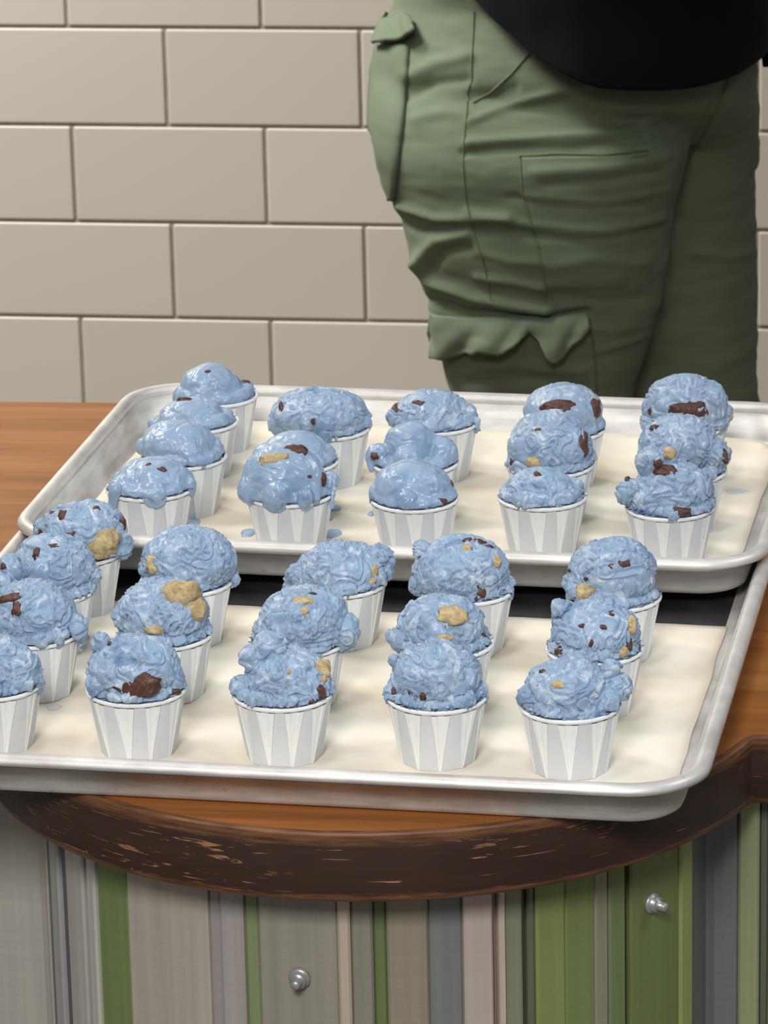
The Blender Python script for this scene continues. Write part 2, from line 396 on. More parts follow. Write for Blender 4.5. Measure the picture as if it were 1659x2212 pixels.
# bolts through the cladding
def ring_lathe(bm, prof, n=20):
    rings = []
    for r, h in prof:
        rings.append([bm.verts.new((r * math.cos(2 * math.pi * k / n), r * math.sin(2 * math.pi * k / n), h)) for k in range(n)])
    for a, b in zip(rings[:-1], rings[1:]):
        for k in range(n): bm.faces.new((a[k], a[(k + 1) % n], b[(k + 1) % n], b[k]))
    bm.faces.new(rings[-1])
for sv, z in ((-0.0179, 0.7667), (0.1846, 0.7799)):
    x, y = clad(sv, 0.0003); th = sv / RP
    bm = bmesh.new()
    ring_lathe(bm, [(0.0001, 0), (0.0058, 0), (0.0058, 0.0012), (0.0052, 0.0020), (0.0044, 0.0022), (0.0044, 0.0045), (0.0038, 0.0052), (0.0025, 0.0054), (0.0024, 0.0095), (0.0020, 0.0102)])
    me = bpy.data.meshes.new('bolt'); bm.to_mesh(me); bm.free()
    b = link('bolt', me, STEEL, counter); b['label'] = 'zinc bolt with washer'
    nx, ny = math.sin(th), -math.cos(th)
    b.rotation_euler = Vector((nx, ny, 0)).to_track_quat('Z', 'Y').to_euler()
    b.location = (x + cinv.x, y + cinv.y, z)

# ------------------------------------------------------------------ sheet pans
def rrect(w, d, r, n=10):
    out = []
    for cx, cy, a in ((w / 2 - r, d / 2 - r, 0), (-w / 2 + r, d / 2 - r, 90), (-w / 2 + r, -d / 2 + r, 180), (w / 2 - r, -d / 2 + r, 270)):
        for k in range(n + 1):
            t = math.radians(a + 90.0 * k / n); out.append((cx + r * math.cos(t), cy + r * math.sin(t)))
    return out
def make_pan(name, w, d, rc=0.042, H=0.0254, dark=False):
    pr = [(0.0205, 0.0012), (0.0178, 0.0014), (0.0160, 0.0022), (0.0148, 0.0042), (0.0095, 0.0195)]
    for a in range(170, -75, -20):
        t = math.radians(a); pr.append((0.0045 - 0.0045 * math.cos(t), H - 0.0042 + 0.0042 * math.sin(t)))
    pr = pr[:5] + [(0.0045 - 0.0045 * math.cos(math.radians(a)), H - 0.0042 + 0.0042 * math.sin(math.radians(a))) for a in range(200, -1, -20)][::1]
    # bead runs from the inner side over the top to the outer side
    bead = []
    for a in range(190, -61, -25):
        t = math.radians(a); bead.append((0.0046 - 0.0046 * math.cos(math.pi - t), H - 0.0046 + 0.0046 * math.sin(t)))
    pr = [(0.0215, 0.0012), (0.0205, 0.0012), (0.0180, 0.0013), (0.0162, 0.0022), (0.0150, 0.0042), (0.0102, 0.0190)] + bead + \
         [(0.0088, 0.0178), (0.0136, 0.0034), (0.0146, 0.0012), (0.0162, 0.0002), (0.0190, 0.0), (0.0205, 0.0)]
    V = []; F = []; N = len(rrect(1, 1, .1))
    for dd, z in pr:
        for x, y in rrect(w - 2 * dd, d - 2 * dd, max(rc - dd, 0.006)): V.append((x, y, z))
    for j in range(len(pr) - 1):
        for k in range(N):
            q = (k + 1) % N; F.append((j * N + k, j * N + q, (j + 1) * N + q, (j + 1) * N + k))
    F.append(tuple(range(N))); b = (len(pr) - 1) * N; F.append(tuple(b + N - 1 - k for k in range(N)))
    me = mesh(name, V, F)
    bm = bmesh.new(); bm.from_mesh(me); bmesh.ops.recalc_face_normals(bm, faces=bm.faces); bmesh.ops.reverse_faces(bm, faces=bm.faces); bm.to_mesh(me); bm.free()
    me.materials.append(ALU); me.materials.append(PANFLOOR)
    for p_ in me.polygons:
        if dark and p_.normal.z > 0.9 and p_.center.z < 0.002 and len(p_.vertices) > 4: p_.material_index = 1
    return link(name, me)
AX, AY, AYAW = -0.3419, 2.0870, -0.0471
BX, BY, BYAW, BZ = -0.3258, 2.4090, -0.0535, 0.0102
DA0, DA1 = -0.1615, 0.4845
def a2w(x, y, z=0): c, s_ = math.cos(AYAW), math.sin(AYAW); return (AX + c * x - s_ * y, AY + s_ * x + c * y, T + z)
def b2w(x, y, z=0): c, s_ = math.cos(BYAW), math.sin(BYAW); return (BX + c * x - s_ * y, BY + s_ * x + c * y, T + BZ + z)
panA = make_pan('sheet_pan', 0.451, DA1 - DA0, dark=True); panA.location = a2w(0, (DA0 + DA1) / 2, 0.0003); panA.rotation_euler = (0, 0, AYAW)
tag(panA, 'aluminium sheet pan at the counter front, its back under the other pan', 'baking tray', 'aluminium sheet pans')
panB = make_pan('sheet_pan', 0.449, 0.323); panB.location = b2w(0, 0, 0); panB.rotation_euler = (0, 0, BYAW)
tag(panB, 'aluminium sheet pan farther back, lying on top of the front pan', 'baking tray', 'aluminium sheet pans')
def sheet(name, x0, x1, y0, y1, seed, loc, yaw, cut=None, both=False):
    nx, ny = 70, int(70 * (y1 - y0) / (x1 - x0)); V = []; F = []
    for j in range(ny + 1):
        for i in range(nx + 1): V.append((x0 + (x1 - x0) * i / nx, y0 + (y1 - y0) * j / ny, 0.0))
    V = np.array(V); V[:, 2] = 0.0006 + 0.0006 * np.abs(fbm(V * np.array([16, 16, 1]) + seed, 3))
    ex = np.minimum.reduce([V[:, 0] - x0, x1 - V[:, 0], V[:, 1] - y0, y1 - V[:, 1]])
    V[:, 0] += 0.0012 * noise(V * 25 + seed + 9); V[:, 1] += 0.0012 * noise(V * 25 + seed + 19)
    rc = 0.024; cx_ = (x0 + x1) / 2; cy_ = (y0 + y1) / 2      # trimmed to the rounded corners of the pan
    qx = np.abs(V[:, 0] - cx_) - ((x1 - x0) / 2 - rc); qy = np.abs(V[:, 1] - cy_) - ((y1 - y0) / 2 - rc)
    dd = np.hypot(np.maximum(qx, 0), np.maximum(qy, 0)); k = np.where((qx > 0) & (qy > 0) & (dd > rc) & ((V[:, 1] < cy_) | both), rc / np.maximum(dd, 1e-6), 1.0)
    V[:, 0] -= np.sign(V[:, 0] - cx_) * np.maximum(qx, 0) * (1 - k); V[:, 1] -= np.sign(V[:, 1] - cy_) * np.maximum(qy, 0) * (1 - k)
    if cut: V[:, 2] += cut(V)
    for j in range(ny):
        for i in range(nx): q = j * (nx + 1) + i; F.append((q, q + 1, q + nx + 2, q + nx + 1))
    o = link(name, mesh(name, V, F), PAPER); o.location = loc; o.rotation_euler = (0, 0, yaw)
    md = o.modifiers.new('thickness', 'SOLIDIFY'); md.thickness = 0.00015; md.offset = 1
    return o
pa = sheet('parchment_paper', -0.2035, 0.2050, -0.1415, 0.1455, 3.0, a2w(0, 0, 0.0014), AYAW)
tag(pa, 'cream parchment sheet lining the front pan', 'paper', 'parchment sheets')
def curl(V):
    h = np.zeros(len(V)); dd = np.hypot(np.minimum(V[:, 0] + 0.165, 0), np.maximum(V[:, 1] - 0.105, 0))
    return 0.010 * sstep(dd, 0.02, 0.055)
pb = sheet('parchment_paper', -0.2005, 0.2030, -0.1395, 0.1400, 8.0, b2w(0, 0, 0.0014), BYAW, curl, True)
tag(pb, 'cream parchment sheet lining the back pan, one back corner curled up', 'paper', 'parchment sheets')

# ------------------------------------------------------------------ pleated paper cups
HC, RTOP, RBOT = 0.0355, 0.0255, 0.0195
def cup_mesh(seed):
    rg = random.Random(seed); N = 10; V = []; F = []; FM = []
    ph = rg.uniform(0, 6.28); per = 2 * math.pi / N
    hs = [0.0, 0.0012, 0.010, 0.020, 0.0300, 0.0328]
    jit = [rg.uniform(-.06, .06) for _ in range(N)]; sk = [rg.uniform(-.05, .05) for _ in range(N)]; wj = [rg.uniform(.85, 1.15) for _ in range(N)]
    rows = []
    for h in hs:
        t = h / HC; R = RBOT + (RTOP - RBOT) * t; row = []
        for q in range(N):
            c = ph + per * (q + jit[q]) + sk[q] * (1 - t)
            w = per * (0.055 + 0.26 * t) * wj[q]; ep = 0.012
            for a, up in ((-w - ep, 0), (-w, 1), (-w * 0.42, 1), (-w * 0.30, .45), (w * 0.30, .45), (w * 0.42, 1), (w, 1), (w + ep, 0)):
                rr = R + up * 0.00075 * (0.35 + 0.65 * t)
                # flat panels: the wall between two pleats is a straight chord near the base
                row.append((rr * math.cos(c + a), rr * math.sin(c + a), h))
            cn = ph + per * (q + 1 + jit[(q + 1) % N]) + sk[(q + 1) % N] * (1 - t) + (0)
            wn = per * (0.055 + 0.26 * t) * wj[(q + 1) % N]
            A0 = c + w + ep; A1 = cn - wn - ep
            p0 = np.array((R * math.cos(A0), R * math.sin(A0))); p1 = np.array((R * math.cos(A1), R * math.sin(A1)))
            for u in (0.33, 0.67):
                ch = p0 + (p1 - p0) * u; ar = ch / np.linalg.norm(ch) * R; k = min(1, t * 1.1); pp = ch * (1 - k) + ar * k
                row.append((pp[0], pp[1], h))
        rows.append(row)
    M = len(rows[0])
    for row in rows: V += row
    for j in range(len(rows) - 1):
        for k in range(M):
            q = (k + 1) % M; F.append((j * M + k, j * M + q, (j + 1) * M + q, (j + 1) * M + k)); FM.append(1 if (k % 10) in (1, 2, 3, 4, 5) else 0)
    b = len(V); F.append(tuple(range(M))[::-1]); FM.append(0)
    # rolled rim, then the inside wall and floor
    prof = [(RTOP - 0.0004, 0.0329)]
    for a in range(-60, 200, 32):
        prof.append((RTOP + 0.0001 + 0.0010 * math.cos(math.radians(a)), HC - 0.0010 + 0.0011 * math.sin(math.radians(a))))
    prof += [(RTOP - 0.0013, 0.0325), (RBOT - 0.0022, 0.002), (0.0005, 0.0015)]
    n = 64; p0 = len(V); wob = [1 + 0.006 * math.sin(2 * (2 * math.pi * k / n) + seed) for k in range(n)]
    for r, h in prof:
        for k in range(n): V.append((r * wob[k] * math.cos(2 * math.pi * k / n), r * wob[k] * math.sin(2 * math.pi * k / n), h))
    for j in range(len(prof) - 1):
        for k in range(n):
            q = (k + 1) % n; F.append((p0 + j * n + k, p0 + j * n + q, p0 + (j + 1) * n + q, p0 + (j + 1) * n + k)); FM.append(1)
    me = mesh('paper_cup', V, F); me.materials.append(CUPP); me.materials.append(CUPW)
    me.polygons.foreach_set('material_index', FM)
    me.polygons.foreach_set('use_smooth', [len(f) == 4 and i >= (len(rows) - 1) * M + 1 for i, f in enumerate(F)])
    return me
CUPM = [cup_mesh(s_) for s_ in (1, 2, 3, 4, 5)]

# ------------------------------------------------------------------ scoops: blobs melted together, then worked over
def ico(sub):
    bm = bmesh.new(); bmesh.ops.create_icosphere(bm, subdivisions=sub, radius=1.0)
    v = np.array([p.co[:] for p in bm.verts]); f = [[w.index for w in q.verts] for q in bm.faces]; bm.free(); return v, f
ICO3, ICO3F = ico(3); ICO2, ICO2F = ico(2)
dg_tmp = None
def remesh(V, F, voxel, smooth):
    me = mesh('tmp', V, F); ob = bpy.data.objects.new('tmp', me); C.objects.link(ob)
    r = ob.modifiers.new('r', 'REMESH'); r.mode = 'VOXEL'; r.voxel_size = voxel; r.use_smooth_shade = True
    s_ = ob.modifiers.new('s', 'SMOOTH'); s_.factor = 0.5; s_.iterations = smooth
    dg = bpy.context.evaluated_depsgraph_get(); dg.update()
    out = bpy.data.meshes.new_from_object(ob.evaluated_get(dg), depsgraph=dg)
    bpy.data.objects.remove(ob); bpy.data.meshes.remove(me)
    return out
def scoop_mesh(blobs, rough, seed):
    rg = np.random.default_rng(seed); V = []; F = []; n0 = 0
    bl = [(np.array(b[:3]) * 1e-3, np.array(b[3:]) * 1e-3) for b in blobs]
    bl.append((np.array((0, 0, HC - 0.002)), np.array((RTOP - 0.0022, RTOP - 0.0022, 0.0085))))
    mc = bl[0][0]
    extra = []
    for k, (c, r) in enumerate(bl[1:-1]):           # break up the roundness of the added lumps
        if r[0] < 0.0035: continue
        for q in range(4):
            dv = rg.normal(size=3); dv /= np.linalg.norm(dv); dv[2] *= 0.6
            tow = (mc - c); tow /= np.linalg.norm(tow) + 1e-9
            f_ = rg.uniform(0.42, 0.72)
            extra.append((c + dv * r * 0.62 + tow * r * rg.uniform(0.1, 0.6), r * f_))
    bl += extra
    n = 42
    pha = rg.uniform(0, 6.28, 4)
    for k in range(n):                              # collar pressed onto the rim
        a = 2 * math.pi * (k + rg.uniform(-.35, .35)) / n
        wv = 0.5 * math.sin(2 * a + pha[0]) + 0.35 * math.sin(5 * a + pha[1]) + 0.3 * math.sin(9 * a + pha[2])
        if rough > 0.5:
            r = rg.uniform(0.0026, 0.0042); R = RTOP - 0.0042 + 0.0020 * wv; z = HC + 0.0014 + 0.0010 * wv + rg.uniform(-.0006, .001)
        else:
            r = rg.uniform(0.0042, 0.0056); R = RTOP - 0.0048 + 0.0015 * wv; z = HC + 0.0016 + 0.0006 * wv
        if bl[0][1][0] < 0.0222: R -= 0.0015
        bl.append((np.array((R * math.cos(a) + 0.15 * mc[0], R * math.sin(a), z)), np.array((r, r, r * 0.85))))
    for c, r in bl:
        V.append(ICO3 * r + c); F += [[i + n0 for i in f] for f in ICO3F]; n0 += len(ICO3)
    me = remesh(np.concatenate(V), F, 0.00080 if rough < .3 else 0.00060, 12 if rough < .3 else 8)
    co, no = get_arrays(me)
    p = co * 1000.0 + rg.uniform(-500, 500, 3)      # millimetres
    warp = np.stack([noise(p / 13 + 5), noise(p / 13 + 31), noise(p / 13 + 77)], 1)
    big = fbm(p / 17.0 + warp * 0.35, 3)
    th = noise(p / 15.0 + warp * 0.9 + 50) * 2.0      # terraces: overlapping curls of cream
    fr = th - np.floor(th); ter = np.floor(th) + sstep(fr, 0.0, 0.16 if rough > .3 else 0.6)
    ter = ter - th
    # scraped grooves along a slanted direction
    ax = rg.normal(size=3); ax /= np.linalg.norm(ax); along = (p @ ax)[:, None] * ax
    gro = noise((p - along * 0.86) / 2.1 + warp * 0.8 + 90)
    rid = 1 - np.abs(fbm(p / 5.5 + warp * 0.7 + 120, 3)) * 2
    crumb = fbm(p / 2.0 + warp * 0.5 + 200, 3, 0.6)
    pit = np.minimum(0, fbm(p / 3.4 + warp + 260, 2) + 0.30)
    mask = sstep(noise(p / 13.0 + 300) + 0.12 * (rough - 0.6), -0.02, 0.22)     # smooth faces against torn faces
    low = sstep(co[:, 2], HC + 0.016, HC + 0.002)
    mk = np.clip(mask + 0.35 * low, 0, 1)
    r = rough
    dsp = big * (1.0 + 0.4 * (1 - min(r, 1))) + ter * (1.9 if r > .3 else 0.8)
    pit = np.minimum(0, fbm(p / 3.0 + warp + 260, 3) + 0.22)
    crk = np.minimum(0, np.abs(fbm(p / 7.5 + warp * 0.8 + 330, 2)) - 0.10) / 0.10      # narrow cracks between folds
    dsp = dsp + r * (rid * 0.40 * mk + crumb * 0.42 * mk + gro * 0.20 * (1 - 0.4 * mk) + pit * 2.8 * mk + crk * 0.9 * sstep(noise(p / 9 + 410), -0.1, 0.25))
    dsp = dsp + min(r, 1) * np.maximum(0, crumb) * 0.9 * low * sstep(noise(p / 5 + 400), 0.0, 0.35)
    dsp = dsp + (0.35 * crk * sstep(noise(p / 9 + 410), 0.0, 0.3) if r < .3 else 0)
    at = me.attributes.new('torn', 'FLOAT', 'POINT'); at.data.foreach_set('value', (np.clip(mk, 0, 1) * min(1, 0.25 + r)).astype(np.float32))
    inside = sstep(np.hypot(co[:, 0], co[:, 1]), RTOP - 0.0005, RTOP - 0.003) * sstep(co[:, 2], HC + 0.001, HC - 0.001)
    co2 = co + no * (dsp * 1e-3)[:, None] * (1 - inside)[:, None]
    # nothing pokes through the cup below the rim
    rad = np.hypot(co2[:, 0], co2[:, 1]); ina = (np.hypot(co[:, 0], co[:, 1]) < RTOP - 0.0008) & (co2[:, 2] < HC - 0.0005)
    lim = RBOT + (RTOP - RBOT) * np.clip(co2[:, 2] / HC, 0, 1) - 0.0014
    k = np.where(ina & (rad > lim), lim / np.maximum(rad, 1e-6), 1.0); co2[:, 0] *= k; co2[:, 1] *= k
    # and what hangs over the rim stays outside the wall
    outv = (~ina) & (co2[:, 2] < HC - 0.0004); rad = np.hypot(co2[:, 0], co2[:, 1])
    k = np.where(outv & (rad < RTOP + 0.0012), (RTOP + 0.0012) / np.maximum(rad, 1e-6), 1.0); co2[:, 0] *= k; co2[:, 1] *= k
    rad = np.hypot(co2[:, 0], co2[:, 1])
    ov = (rad > RTOP - 0.0019) & (rad < RTOP + 0.0017) & (co2[:, 2] > HC - 0.0016) & (co2[:, 2] < HC + 0.0009)   # creeping over the rolled rim
    co2[ov, 2] = HC + 0.0009
    set_co(me, co2); return me
def chunk_mesh(sx, sy, sz, seed):
    rg = np.random.default_rng(seed); P = ICO3.copy()
    off = rg.uniform(-50, 50, 3)
    P = np.sign(P) * np.abs(P) ** 0.82
    P *= (1 + 0.34 * fbm(P * 1.3 + off, 3) + 0.05 * fbm(P * 7 + off, 2))[:, None]
    return mesh('chunk', P * np.array((sx, sy, sz)), [list(f) for f in ICO3F])
def add_cup(idx, key, loc, rz, el, rough, blobs, chunks, label, group):
    root = empty('ice_cream_cup', loc, rz); tag(root, label, 'ice cream', group)
    cupo = link('paper_cup', CUPM[(idx * 3 + idx // 5) % 5], None, root, False); cupo.rotation_euler = (0, 0, idx * 0.37)
    mt = ICE_SOFT if rough < 0.25 else (ICE_MID if rough < 0.6 else ICE_HARD)
    me = scoop_mesh(blobs, rough, 100 + idx)
    sc = link('scoop', me, mt, root)
    bvh = BVHTree.FromPolygons([v_.co for v_ in me.vertices], [p_.vertices[:] for p_ in me.polygons])
    vd = Vector((0, math.cos(el), -math.sin(el))); ux = Vector((1, 0, 0)); uy = Vector((0, math.sin(el), math.cos(el)))
    rg = random.Random(idx * 17 + 3)
    for q, (kind, u, v_, a, b) in enumerate(chunks):
        P = Vector((0, 0, HC)) + ux * (u * 1e-3) + uy * (v_ * 1e-3)
        hit, nr, _, _ = bvh.ray_cast(P - vd * 0.2, vd)
        if hit is None:
            hit, nr, _, _ = bvh.find_nearest(P)
        if nr.dot(vd) > 0: nr = -nr
        a_ = a * 1.12e-3; b_ = b * 1.12e-3
        nn = (nr * 0.55 - vd * 0.45).normalized()
        xa = (ux - nn * ux.dot(nn)).normalized(); ya = nn.cross(xa)
        h = min(0.0055, 0.55 * min(a_, b_) + 0.0008)
        cm = chunk_mesh(a_, b_ / max(0.55, abs(ya.dot(uy))), h, idx * 31 + q)
        o = link('chocolate_chunk' if kind == 'c' else 'dough_chunk', cm, CHOC if kind == 'c' else DOUGH, sc)
        o.matrix_local = Matrix(((xa.x, ya.x, nn.x, 0), (xa.y, ya.y, nn.y, 0), (xa.z, ya.z, nn.z, 0), (0, 0, 0, 1)))
        o.location = hit - nn * (h * 0.55)
    return root

